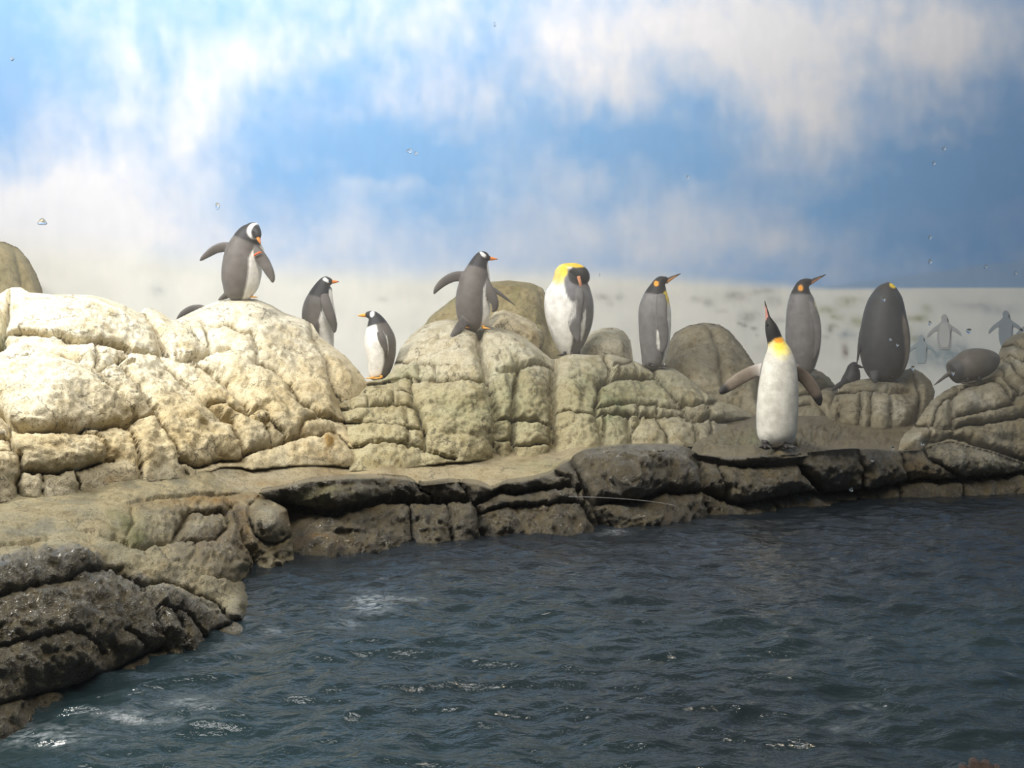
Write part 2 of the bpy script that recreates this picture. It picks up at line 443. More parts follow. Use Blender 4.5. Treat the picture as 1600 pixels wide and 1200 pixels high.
# ------------------------------------------------------------------ water
def build_water():
    ys = [1.42]
    while ys[-1] < 8.85: ys.append(ys[-1] + 0.0042 * ys[-1])
    ys = np.array(ys)
    ts = np.linspace(-0.62, 0.66, 560)
    T, Y = np.meshgrid(ts, ys)
    X = T * (Y * 0.82 + 1.2)
    p = np.stack([X * 1.5, Y * 2.6, np.zeros_like(X)], -1)
    z = 0.028 * fbm(p, 2) + 0.022 * fbm(p * 2.6 + 40, 3)
    r = 1 - np.abs(fbm(np.stack([X * 2.0, Y * 4.2, np.full_like(X, 3.0)], -1) + 9, 3))
    z = z + 0.020 * (r ** 3 - 0.5)
    z = z * np.interp(Y, [1.4, 4, 7, 8.8], [1.0, 1.0, 0.8, 0.5])
    pts = np.stack([X, Y, z - 0.01], -1)
    n, m = X.shape
    idx = np.arange(n * m).reshape(n, m)
    fa = np.stack([idx[:-1, :-1], idx[:-1, 1:], idx[1:, 1:], idx[1:, :-1]], -1).reshape(-1, 4)
    me = np_mesh('water', pts.reshape(-1, 3), fa)
    u, v = proj(pts)
    foam = np.zeros_like(X)
    for (a, b, su, sv, q) in [(578, 942, 34, 16, .9), (640, 936, 30, 5, .6), (60, 1150, 90, 18, .8), (190, 1118, 40, 10, .7), (300, 1098, 36, 10, .8), (540, 975, 26, 8, .5),
                              (960, 832, 22, 5, .6), (425, 985, 20, 6, .5), (240, 1125, 60, 8, .5), (1350, 1105, 26, 6, .45), (1310, 1140, 16, 6, .4), (380, 1010, 40, 5, .35)]:
        foam += q * np.exp(-((u - a) / su) ** 2 - ((v - b) / sv) ** 2)
    set_float(me, 'foam', foam * 0.42)
    set_float(me, 'shallow', sstep(6.0, 2.4, Y) * (0.65 + 0.5 * fbm(np.stack([X * .6, Y * .6, X * 0], -1), 2)))
    w = link_mesh('water', me, M['water'])
    return tag(w, 'dark choppy blue grey pool water in front of the rocks', kind='structure')
build_water()

# ------------------------------------------------------------------ rockwork
def rbf(ctrl):
    c = np.array(ctrl, float)
    q = c[:, :2] / 100.0
    n = len(c)
    A = np.zeros((n + 3, n + 3))
    A[:n, :n] = np.linalg.norm(q[:, None] - q[None], axis=2) + 0.02 * np.eye(n)
    A[:n, n] = 1; A[:n, n + 1:] = q
    A[n, :n] = 1; A[n + 1:, :n] = q.T
    s = np.linalg.solve(A, np.concatenate([c[:, 2], np.zeros(3)]))
    def f(u, v):
        x = np.stack([np.asarray(u, float), np.asarray(v, float)], -1) / 100.0
        r = np.linalg.norm(x[..., None, :] - q, axis=-1)
        return r @ s[:n] + s[n] + x @ s[n + 1:]
    return f

def seg_dist(U, V, pts, closed=False):
    """distance to a polyline; pts are (u, v) or (u, v, half width): returns distance minus local half width"""
    d = np.full(U.shape, 1e9)
    n = len(pts)
    for i in range(n if closed else n - 1):
        a = pts[i]; b = pts[(i + 1) % n]
        ax, ay, bx, by = a[0], a[1], b[0], b[1]
        L = (bx - ax) ** 2 + (by - ay) ** 2 + 1e-9
        t = np.clip(((U - ax) * (bx - ax) + (V - ay) * (by - ay)) / L, 0, 1)
        d = np.minimum(d, np.hypot(U - ax - t * (bx - ax), V - ay - t * (by - ay)))
    return d

def inside(U, V, poly):
    r = np.zeros(U.shape, bool)
    n = len(poly)
    for i in range(n):
        x0, y0 = poly[i]; x1, y1 = poly[(i + 1) % n]
        if y0 == y1: continue
        c = ((y0 > V) != (y1 > V)) & (U < (x1 - x0) * (V - y0) / (y1 - y0) + x0)
        r ^= c
    return r

def nearest_on(px, py, poly):
    best = None
    n = len(poly)
    bd = np.full(px.shape, 1e9); bx_ = px.copy(); by_ = py.copy()
    for i in range(n):
        ax, ay = poly[i]; bx, by = poly[(i + 1) % n]
        L = (bx - ax) ** 2 + (by - ay) ** 2 + 1e-9
        t = np.clip(((px - ax) * (bx - ax) + (py - ay) * (by - ay)) / L, 0, 1)
        qx = ax + t * (bx - ax); qy = ay + t * (by - ay)
        d = np.hypot(px - qx, py - qy)
        k = d < bd
        bd[k] = d[k]; bx_[k] = qx[k]; by_[k] = qy[k]
    return bx_, by_, bd

def label_cells(mask):
    lab = np.zeros(mask.shape, int); n = 0
    H, W = mask.shape
    sizes = [0]
    for i in range(H):
        for j in range(W):
            if mask[i, j] and not lab[i, j]:
                n += 1; st = [(i, j)]; lab[i, j] = n; c = 0
                while st:
                    a, b = st.pop(); c += 1
                    for x, y in ((a + 1, b), (a - 1, b), (a, b + 1), (a, b - 1)):
                        if 0 <= x < H and 0 <= y < W and mask[x, y] and not lab[x, y]:
                            lab[x, y] = n; st.append((x, y))
                sizes.append(c)
    return lab, sizes

def rockwork(name, label, cat, outline, ctrl, cracks, tint, wet, soft=(), step=2.5, H=0.10, groove=0.06, rough=0.025,
             edge=0.8, thick=0.45, warp=2.2, min_cell=70, part='stone', seed=0.0, bulge=0.28, base_z=None, hfun=None, jit=0.03):
    f = rbf(ctrl)
    ol = np.array(outline, float)
    u0, v0 = ol.min(0) - 2 * step; u1, v1 = ol.max(0) + 2 * step
    us = np.arange(u0, u1 + step, step); vv = np.arange(v0, v1 + step, step)
    U, V = np.meshgrid(us, vv)
    ins = inside(U, V, outline)
    # domain warp so that joints wander
    WU = U + warp * n2(U, V, 22, 3.0 + seed) + 0.5 * warp * n2(U, V, 8, 7.0 + seed, 2)
    WV = V + warp * n2(U, V, 22, 13.0 + seed) + 0.5 * warp * n2(U, V, 8, 17.0 + seed, 2)
    dc = np.full(U.shape, 1e9)
    Yr = f(U, V) / F
    pill = lambda x, r: 1 - np.exp(-x / r)
    K1 = np.zeros(U.shape); K2 = np.zeros(U.shape); KG = np.zeros(U.shape)
    for c in cracks:
        w, pts = c
        dd = seg_dist(WU, WV, pts) - w
        s = min(1.0, max(0.0, (w - 1.55) / 1.1)); s1 = 0.45 + 0.55 * s; s2 = 0.20 + 0.75 * s
        x = np.clip(dd, 0, 400) * Yr
        K1 = np.maximum(K1, s1 * (1 - pill(x, 0.022 + 0.018 * s))); K2 = np.maximum(K2, s2 * (1 - pill(x, 0.055 + 0.065 * s)))
        KG = np.maximum(KG, (0.55 + 0.45 * s) * (1 - sstep(-1.2, 1.4, dd)))
        dc = np.minimum(dc, dd)
    ds = np.full(U.shape, 1e9)
    for c in soft:
        w, pts = c
        ds = np.minimum(ds, seg_dist(WU, WV, pts) - w)
    dout = seg_dist(U, V, [tuple(x) for x in outline], True)
    # cells
    mask = ins & (dc > 0)
    lab, sizes = label_cells(mask)
    small = np.array([s < min_cell for s in sizes]); small[0] = True
    lab[small[lab]] = 0
    todo = ins & (lab == 0)
    if lab.max() == 0:
        lab[ins] = 1; todo[:] = False
    for _ in range(400):
        if not todo.any(): break
        for ax, sh in ((0, 1), (0, -1), (1, 1), (1, -1)):
            s = np.roll(lab, sh, ax)
            g = todo & (s > 0)
            lab[g] = s[g]; todo &= ~g
    # depth and displacement
    Y = f(U, V)
    base = P(U, V, Y)
    m_px = Y / F
    gu = np.gradient(base, axis=1); gv = np.gradient(base, axis=0)
    nrm = np.cross(gv, gu); nrm /= np.linalg.norm(nrm, axis=-1)[..., None] + 1e-9
    back = EYE - base; back /= np.linalg.norm(back, axis=-1)[..., None]
    nrm[(nrm * back).sum(-1) < 0] *= -1
    d = nrm * 0.5 + back * 0.6; d /= np.linalg.norm(d, axis=-1)[..., None]
    dcm = np.clip(dc, 0, 400) * m_px; dsm = np.clip(ds, 0, 400) * m_px; dom = dout * m_px
    h = H * 0.55 * (1 - K1) + H * (0.25 + bulge) * (1 - K2)
    h += H * 0.35 * (pill(dsm, 0.05) - 1)
    offs = np.random.RandomState(int(seed * 7) + 1).uniform(-jit, jit * 1.2, lab.max() + 1)
    h += offs[lab]
    he = edge * H * 1.4 * (pill(dom, 0.10) - 1)
    h -= groove * KG
    hm = 1.0 if hfun is None else hfun(U, V)
    h *= hm
    q = base / 1.0
    big = fbm(q * 2.2 + 3 * seed, 3); mid = fbm(q * 7 + 5 + seed, 3); fine = fbm(q * 20 + 9, 3); vfine = fbm(q * 52 + 19, 2); pit = np.clip(fbm(q * 15 + 61, 3) - 0.18, 0, 1)
    rid = 1 - np.abs(fbm(q * 4.2 + 31 + seed, 4)) * 2.2
    damp = 0.25 + 0.75 * pill(dom, 0.05)
    h += (1.5 * big + 0.9 * mid + 0.75 * fine + 0.35 * vfine - 0.6 * pit - 0.6 * np.clip(rid, 0, 1) ** 4) * rough * damp * hm
    be = (1 - sstep(0.0, 0.16, dom))[..., None]
    dd_ = d * (1 - be) + back * be; dd_ /= np.linalg.norm(dd_, axis=-1)[..., None]
    tot = h + he
    pos = base + dd_ * h[..., None] + back * he[..., None]
    T = tint(U, V, base); Wt = wet(U, V, base)
    root = None
    lo = proj_bottom = None
    k = ins & (lab > 0)
    ctr = pos[k].mean(0); ctr[2] = pos[k][:, 2].min() if base_z is None else base_z
    root = empty(name, ctr)
    tag(root, label, cat)
    # quads belong to the cell that owns most of their corners (rim quads included, their outer corners snapped to the outline)
    A = np.stack([lab[:-1, :-1], lab[:-1, 1:], lab[1:, 1:], lab[1:, :-1]], -1)
    cnt = (A > 0).sum(-1)
    own = A.max(-1) * 0
    srt = np.sort(A, -1)
    own = np.where(srt[..., 1] == srt[..., 2], srt[..., 2], srt[..., 3])
    own = np.where(own == 0, srt[..., 3], own)
    own = np.where(cnt >= 2, own, 0)
    # snap outside corners
    snapm = ~ins
    used = np.zeros(U.shape, bool)
    qi, qj = np.nonzero(own)
    for a, b in ((0, 0), (0, 1), (1, 1), (1, 0)): used[qi + a, qj + b] = True
    sm = snapm & used
    if sm.any():
        su, sv, sd = nearest_on(U[sm], V[sm], [tuple(x) for x in outline])
        pos[sm] = P(su, sv, Y[sm])
        pos[sm] += back[sm] * np.clip(tot[sm], -0.3, 0.3)[:, None]
    N = U.shape[1]
    for c in np.unique(own[own > 0]):
        qi, qj = np.nonzero(own == c)
        ids = np.stack([qi * N + qj, qi * N + qj + 1, (qi + 1) * N + qj + 1, (qi + 1) * N + qj], -1)
        uq, inv = np.unique(ids, return_inverse=True)
        fa = inv.reshape(ids.shape)
        vt = pos.reshape(-1, 3)[uq]
        # boundary edges (directed)
        E = {}
        for q4 in fa:
            for t in range(4):
                e = (int(q4[t]), int(q4[(t + 1) % 4]))
                E[e] = 1
        bd = [e for e in E if (e[1], e[0]) not in E]
        bv = sorted({x for e in bd for x in e})
        rm = {x: i + len(vt) for i, x in enumerate(bv)}
        cen = vt.mean(0)
        bk = vt[bv]
        away = bk - EYE; away /= np.linalg.norm(away, axis=1)[:, None]
        away = away * np.array((1, 1, 0.25)); 
        bk2 = bk + away * thick + (cen - bk) * 0.06
        bk2[:, 2] -= 0.02
        tip = (bk2.mean(0) + away.mean(0) * 0.05)
        allv = np.concatenate([vt, bk2, tip[None]])
        ti = len(allv) - 1
        faces = [tuple(x[::-1]) for x in fa]
        for a, b in bd:
            faces.append((a, b, rm[b], rm[a]))
            faces.append((rm[a], rm[b], ti))
        me = np_mesh(part, allv, faces)
        tc = T.reshape(-1, 3)[uq]; wc = Wt.reshape(-1)[uq]
        set_color(me, 'tint', np.clip(np.concatenate([tc, tc[bv], tc.mean(0)[None]]), 0, 1))
        set_float(me, 'wet', np.concatenate([wc, wc[bv], [wc.mean()]]))
        link_mesh(part, me, M['rock'], root)
    return root

# albedo of the rock paint
def mixc(a, b, t):
    return a + (b - a) * np.clip(t, 0, 1)[..., None]

CREAM = lin((232, 226, 206)); TAN = lin((196, 180, 142)); GREY = lin((158, 152, 132)); OLIVE = lin((150, 146, 108))
WETB = lin((118, 106, 76)); WETD = lin((84, 78, 60)); RUST = lin((136, 106, 48)); SLATE = lin((120, 122, 118)); SAND = lin((182, 168, 134)); GREEN = lin((128, 138, 104))

def blotch(u, v, spots):
    s = np.zeros(np.broadcast(u, v).shape)
    for (a, b, su, sv, q) in spots:
        s = s + q * np.exp(-((u - a) / su) ** 2 - ((v - b) / sv) ** 2)
    return np.clip(s * (1.0 + 1.1 * n2(u, v, 16, 55.0, 3)), 0, 1)

def tint_mound(u, v, p):
    a = 0.5 + 0.9 * n2(u, v, 45, 60.0) 
    c = mixc(CREAM * np.ones(u.shape + (3,)), TAN, 0.30 * a + 0.75 * sstep(520, 680, v + 0.22 * (u - 300)))
    c = mixc(c, GREY, 0.55 * sstep(690, 760, v + 20 * n2(u, v, 30, 61.0)) + blotch(u, v, [(480, 650, 70, 30, .45), (430, 560, 60, 40, .25), (420, 690, 50, 25, .5)]))
    c = mixc(c, RUST, blotch(u, v, [(514, 697, 12, 17, 1.0), (175, 752, 20, 6, .5), (470, 680, 8, 10, .5)]))
    return mixc(c, GREEN, blotch(u, v, [(5, 530, 6, 30, .5), (150, 605, 10, 6, .1)]))

def tint_wall(u, v, p):
    a = 0.5 + 0.9 * n2(u, v, 30, 70.0)
    c = mixc(CREAM * np.ones(u.shape + (3,)) * 0.86, lin((178, 168, 138)), 0.25 + 0.40 * a + 0.55 * sstep(540, 640, v))
    c = mixc(c, OLIVE * 0.95, 0.35 * sstep(540, 640, v))
    c = mixc(c, GREY, sstep(880, 1080, u) * 0.75)
    c = mixc(c, GREEN, blotch(u, v, [(800, 620, 40, 60, .35), (950, 640, 30, 40, .55), (1010, 610, 50, 30, .35), (720, 650, 50, 30, .25), (910, 600, 30, 30, .3), (620, 590, 40, 10, .5)]))
    return mixc(c, OLIVE, 0.4 * sstep(0.1, 0.6, n2(u, v, 24, 71.0)) * sstep(600, 900, u))

def tint_right(u, v, p):
    a = 0.5 + 0.9 * n2(u, v, 26, 80.0)
    c = mixc(GREY * 0.80 * np.ones(u.shape + (3,)), TAN * 0.66, 0.5 * a)
    c = mixc(c, CREAM * 0.75, blotch(u, v, [(1390, 640, 18, 20, .7), (1525, 630, 26, 14, .6), (1440, 690, 30, 14, .45), (1580, 570, 20, 14, .45), (1470, 640, 18, 18, .4)]))
    return mixc(c, WETB, 0.45 * sstep(0.15, 0.6, n2(u, v, 20, 81.0)) + 0.5 * sstep(1540, 1600, u) * sstep(600, 640, v))

def tint_ledge(u, v, p):
    a = 0.5 + 0.9 * n2(u, v, 26, 90.0)
    c = mixc(WETB * 0.72 * np.ones(u.shape + (3,)), WETD * 0.65, a)
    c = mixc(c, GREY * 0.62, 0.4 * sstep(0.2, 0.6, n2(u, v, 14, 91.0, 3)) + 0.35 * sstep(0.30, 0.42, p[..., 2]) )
    c = mixc(c, GREY * 1.15, blotch(u, v, [(1500, 712, 60, 22, .9), (1570, 728, 50, 12, .8)]))
    c = mixc(c, RUST, blotch(u, v, [(470, 800, 30, 8, .8), (500, 850, 40, 8, .4), (1438, 745, 22, 8, .6), (560, 790, 60, 6, .3), (1428, 728, 20, 12, .4)]))
    return mixc(c, OLIVE * .8, blotch(u, v, [(520, 770, 60, 14, .5), (480, 780, 30, 14, .4)]))

def tint_shore(u, v, p):
    a = 0.5 + 0.9 * n2(u, v, 40, 100.0)
    dry = mixc(GREY * np.ones(u.shape + (3,)), SAND, 0.55 * a + 0.2 * sstep(830, 760, v))
    dry = mixc(dry, SLATE, 0.55 * sstep(0.0, 0.5, n2(u, v * 2, 50, 101.0)))
    wetc = mixc(WETB * np.ones(u.shape + (3,)), WETD, a)
    dry = dry * np.array((0.96, 0.95, 0.84)) * (0.74 + 0.12 * sstep(0, 0.5, n2(u, v * 2, 34, 104.0)))[..., None]
    edge = np.interp(u, [-20, 0, 60, 120, 180, 240, 300, 380, 480], [880, 880, 870, 864, 888, 918, 930, 960, 980]) + 10 * n2(u, v, 22, 102.0)
    wetc = mixc(wetc, lin((134, 132, 122)), 0.75 * sstep(55, 0, v - edge + 10 * n2(u, v, 18, 105.0)))
    c = mixc(dry, wetc, sstep(-8, 26, v - edge))
    brown = blotch(u, v, [(330, 870, 50, 40, 1.0), (360, 820, 60, 46, .8), (400, 850, 60, 40, .8), (310, 800, 40, 10, .6), (280, 820, 20, 20, .5)])
    c = mixc(c, WETB * 1.15, brown)
    c = mixc(c, RUST, blotch(u, v, [(300, 790, 60, 7, .75), (340, 785, 40, 8, .6), (380, 830, 12, 40, .5), (450, 805, 16, 14, .7), (205, 800, 20, 10, .25), (400, 775, 30, 5, .6)]))
    c = mixc(c, lin((92, 92, 48)), blotch(u, v, [(200, 830, 20, 16, .7), (215, 850, 18, 10, .9), (182, 812, 20, 8, .5)]))
    return mixc(c, GREY * 1.2, blotch(u, v, [(420, 815, 20, 20, .6), (305, 835, 16, 10, .6), (290, 925, 40, 10, .5)]))

def tint_shelf(u, v, p):
    a = 0.5 + 0.9 * n2(u, v * 2.5, 60, 110.0)
    c = mixc(SAND * np.ones(u.shape + (3,)), GREY, 0.45 * a + 0.4 * sstep(480, 340, u))
    c = mixc(c, SLATE, 0.6 * sstep(0.1, 0.5, n2(u, v * 2, 40, 111.0)) * sstep(560, 400, u))
    c = c * 0.80
    c = mixc(c, WETB * 0.8, 0.85 * sstep(960, 1120, u))
    c = mixc(c, RUST, blotch(u, v, [(430, 757, 50, 5, .45), (515, 735, 25, 14, .35), (570, 742, 60, 4, .2)]))
    return mixc(c, GREEN, blotch(u, v, [(860, 730, 60, 10, .35), (1180, 690, 60, 10, .3)]))

const = lambda x: (lambda u, v, p: np.full(u.shape, float(x)))
def wet_shore(u, v, p):
    edge = np.interp(u, [-20, 0, 60, 120, 180, 240, 300, 380, 480], [880, 880, 870, 864, 888, 918, 930, 960, 980]) + 10 * n2(u, v, 22, 102.0)
    return np.clip(0.25 + 0.75 * sstep(-8, 20, v - edge) + 0.6 * blotch(u, v, [(340, 850, 90, 60, 1.2), (420, 830, 60, 60, 1.2)]), 0, 1)

# ------------------------------------------------------------------ the rock formations, far to near
rockwork('rock_pillar', 'tall hazy olive brown rock at far left edge behind the pale mound', 'rock',
    [(-230, 490), (-222, 440), (-190, 400), (-130, 378), (-60, 372), (-20, 376), (8, 378), (28, 387), (44, 404), (57, 428), (66, 452), (72, 490)],
    [(-225, 470, 11.4), (-130, 380, 11.5), (-60, 380, 11.2), (8, 378, 11.4), (44, 404, 11.4), (70, 470, 11.4), (0, 470, 10.9), (-60, 480, 10.9)], [],
    lambda u, v, p: mixc(lin((176, 160, 118)) * np.ones(u.shape + (3,)), lin((150, 138, 96)), 0.5 + n2(u, v * .4, 14, 3.0)), const(0.05),
    soft=[(1, [(20, 385), (28, 430), (30, 480)])], H=0.25, thick=0.8, seed=2.0)
rockwork('rock_pillar', 'broad olive brown rock behind the gentoo holding its flipper out', 'rock',
    [(655, 540), (660, 512), (672, 494), (690, 480), (708, 466), (730, 450), (760, 441), (795, 438), (830, 442), (848, 450), (858, 470), (862, 500), (870, 530), (885, 548), (910, 556), (910, 580), (655, 580)],
    [(660, 540, 10.6), (690, 480, 10.9), (760, 441, 11.0), (830, 442, 11.0), (862, 500, 10.8), (800, 520, 10.4), (740, 520, 10.3), (900, 560, 10.3)], [],
    lambda u, v, p: mixc(lin((182, 166, 126)) * np.ones(u.shape + (3,)), lin((156, 146, 100)), 0.5 + n2(u, v * .4, 14, 4.0)), const(0.05),
    soft=[(1, [(735, 448), (728, 480), (700, 510)]), (1, [(840, 450), (846, 500), (862, 545)])], H=0.22, thick=0.8, seed=3.0)

B1 = rockwork('boulder', 'large rounded tan boulder right of the king penguin lifting its bill', 'boulder',
    [(1036, 590), (1040, 562), (1045, 536), (1054, 520), (1074, 509), (1100, 504), (1124, 507), (1140, 517), (1155, 534), (1168, 552), (1180, 570), (1190, 588), (1196, 660), (1120, 660), (1060, 610)],
    [(1045, 540, 10.3), (1100, 505, 10.6), (1150, 530, 10.5), (1190, 590, 10.2), (1100, 570, 9.75), (1060, 600, 9.6), (1190, 650, 9.3), (1130, 650, 9.3)],
    [(1.4, [(1098, 500), (1108, 528), (1117, 558), (1121, 592), (1124, 625)])], tint_right, const(0.1), soft=[(1, [(1142, 520), (1160, 545), (1172, 566)]), (1, [(1060, 560), (1085, 556), (1100, 570)])], H=0.24, thick=0.5, seed=4.0)
rockwork('boulder', 'small round pale boulder behind the rock wall beside the preening king penguin', 'boulder',
    [(905, 572), (906, 545), (914, 530), (926, 518), (944, 512), (962, 512), (976, 518), (985, 532), (988, 550), (990, 575)],
    [(910, 545, 9.75), (945, 512, 10.0), (985, 535, 9.9), (950, 545, 9.5), (950, 570, 9.4)],
    [], tint_wall, const(0.0), soft=[(1, [(966, 515), (982, 528), (986, 552)]), (1, [(920, 548), (945, 536), (972, 540)])], H=0.16, thick=0.4, seed=5.0)
rockwork('boulder', 'pale pitted slab leaning behind the flipper spreading gentoo', 'boulder',
    [(752, 520), (760, 505), (772, 488), (786, 484), (802, 489), (820, 496), (836, 505), (846, 516), (850, 530), (849, 540), (838, 548), (838, 560), (760, 550)],
    [(760, 505, 9.5), (786, 484, 9.75), (836, 505, 9.7), (850, 530, 9.55), (800, 520, 9.35), (760, 548, 9.2), (838, 558, 9.2)],
    [], tint_mound, const(0.0), soft=[(1, [(765, 517), (790, 527), (815, 534), (830, 545)]), (1, [(806, 500), (815, 512), (826, 518)])], H=0.14, thick=0.4, rough=0.04, seed=6.0)
rockwork('boulder', 'worn tan rocks behind the right flipper of the front king penguin', 'boulder',
    [(1236, 670), (1236, 592), (1246, 584), (1262, 578), (1282, 580), (1296, 590), (1308, 606), (1316, 622), (1312, 650), (1305, 668)],
    [(1240, 590, 10.2), (1280, 580, 10.5), (1310, 610, 10.4), (1275, 625, 10.0), (1240, 660, 9.6), (1300, 665, 9.5)],
    [(1.6, [(1236, 622), (1252, 620), (1268, 622), (1276, 630)]), (1.6, [(1236, 641), (1256, 638), (1274, 640), (1284, 650), (1290, 672)]), (1.6, [(1268, 622), (1280, 612), (1296, 606), (1318, 610)])],
    tint_right, const(0.2), H=0.16, thick=0.4, seed=7.0)
rockwork('rock_pedestal', 'blocky brown rock under the dark king penguin seen from behind', 'rock',
    [(1292, 656), (1298, 634), (1305, 615), (1318, 601), (1344, 593), (1368, 590), (1392, 588), (1411, 579), (1425, 574), (1442, 583), (1454, 594), (1461, 612), (1457, 632), (1444, 650), (1430, 668), (1410, 676), (1390, 676), (1355, 672), (1318, 668)],
    [(1292, 656, 9.35), (1305, 615, 9.4), (1344, 593, 9.7), (1425, 574, 9.9), (1461, 612, 9.6), (1430, 666, 9.2), (1380, 670, 9.0), (1380, 620, 9.2), (1390, 590, 9.75)],
    [(2.2, [(1300, 620), (1320, 614), (1355, 612), (1390, 615), (1420, 614)]), (1.7, [(1344, 614), (1346, 640), (1340, 675)]), (1.7, [(1386, 612), (1387, 640), (1391, 680)]),
     (1.7, [(1364, 612), (1362, 640), (1358, 675)]), (1.7, [(1306, 616), (1312, 640), (1308, 672)]), (1.7, [(1425, 572), (1428, 596), (1436, 620), (1430, 670)])],
    tint_right, const(0.25), soft=[(1, [(1400, 590), (1420, 605)])], H=0.14, thick=0.5, seed=8.0)
rockwork('rock_heap', 'jumbled cracked grey rocks at right edge below the hunched penguin', 'rock',
    [(1404, 706), (1406, 690), (1413, 678), (1430, 663), (1440, 646), (1455, 626), (1474, 612), (1490, 603), (1520, 597), (1545, 583), (1555, 574), (1558, 560), (1563, 545), (1571, 531), (1584, 523), (1604, 519), (1660, 515), (1660, 745), (1600, 742), (1530, 725), (1490, 712), (1440, 712)],
    [(1406, 700, 8.25), (1430, 664, 8.6), (1474, 612, 9.1), (1545, 583, 9.4), (1571, 531, 9.9), (1660, 515, 9.9), (1500, 640, 8.75), (1490, 700, 8.5), (1590, 600, 9.1), (1600, 680, 8.7), (1600, 740, 8.6), (1660, 740, 8.6), (1560, 650, 8.8)],
    [(2.0, [(1425, 666), (1445, 668), (1463, 672), (1488, 672), (1506, 666), (1535, 666), (1562, 661), (1590, 655), (1660, 648)]),
     (1.8, [(1488, 656), (1512, 650), (1540, 645), (1562, 641), (1582, 636), (1585, 622), (1600, 618), (1660, 612)]),
     (2.2, [(1490, 600), (1497, 614), (1488, 623), (1485, 641), (1487, 673)]), (1.6, [(1456, 668), (1462, 646), (1475, 628), (1488, 622)]),
     (1.8, [(1494, 616), (1510, 607), (1530, 602), (1553, 598), (1566, 606), (1574, 622), (1584, 636)]), (2.0, [(1552, 578), (1566, 590), (1578, 605), (1592, 616)]),
     (1.7, [(1560, 563), (1580, 577), (1596, 596), (1660, 602)]), (1.7, [(1564, 542), (1580, 543), (1600, 551), (1660, 558)]), (1.6, [(1566, 564), (1584, 566), (1600, 571), (1660, 574)]),
     (1.8, [(1440, 694), (1467, 690), (1483, 685), (1501, 688), (1521, 697), (1544, 704), (1571, 711), (1600, 722), (1660, 730)]), (1.6, [(1482, 686), (1488, 678), (1500, 666)]),
     (1.6, [(1446, 668), (1452, 680), (1446, 694), (1442, 714)])],
    tint_right, const(0.35), soft=[(1, [(1530, 630), (1550, 615)]), (1, [(1520, 680), (1560, 690), (1590, 690)])], H=0.15, groove=0.08, thick=0.5, seed=9.0)

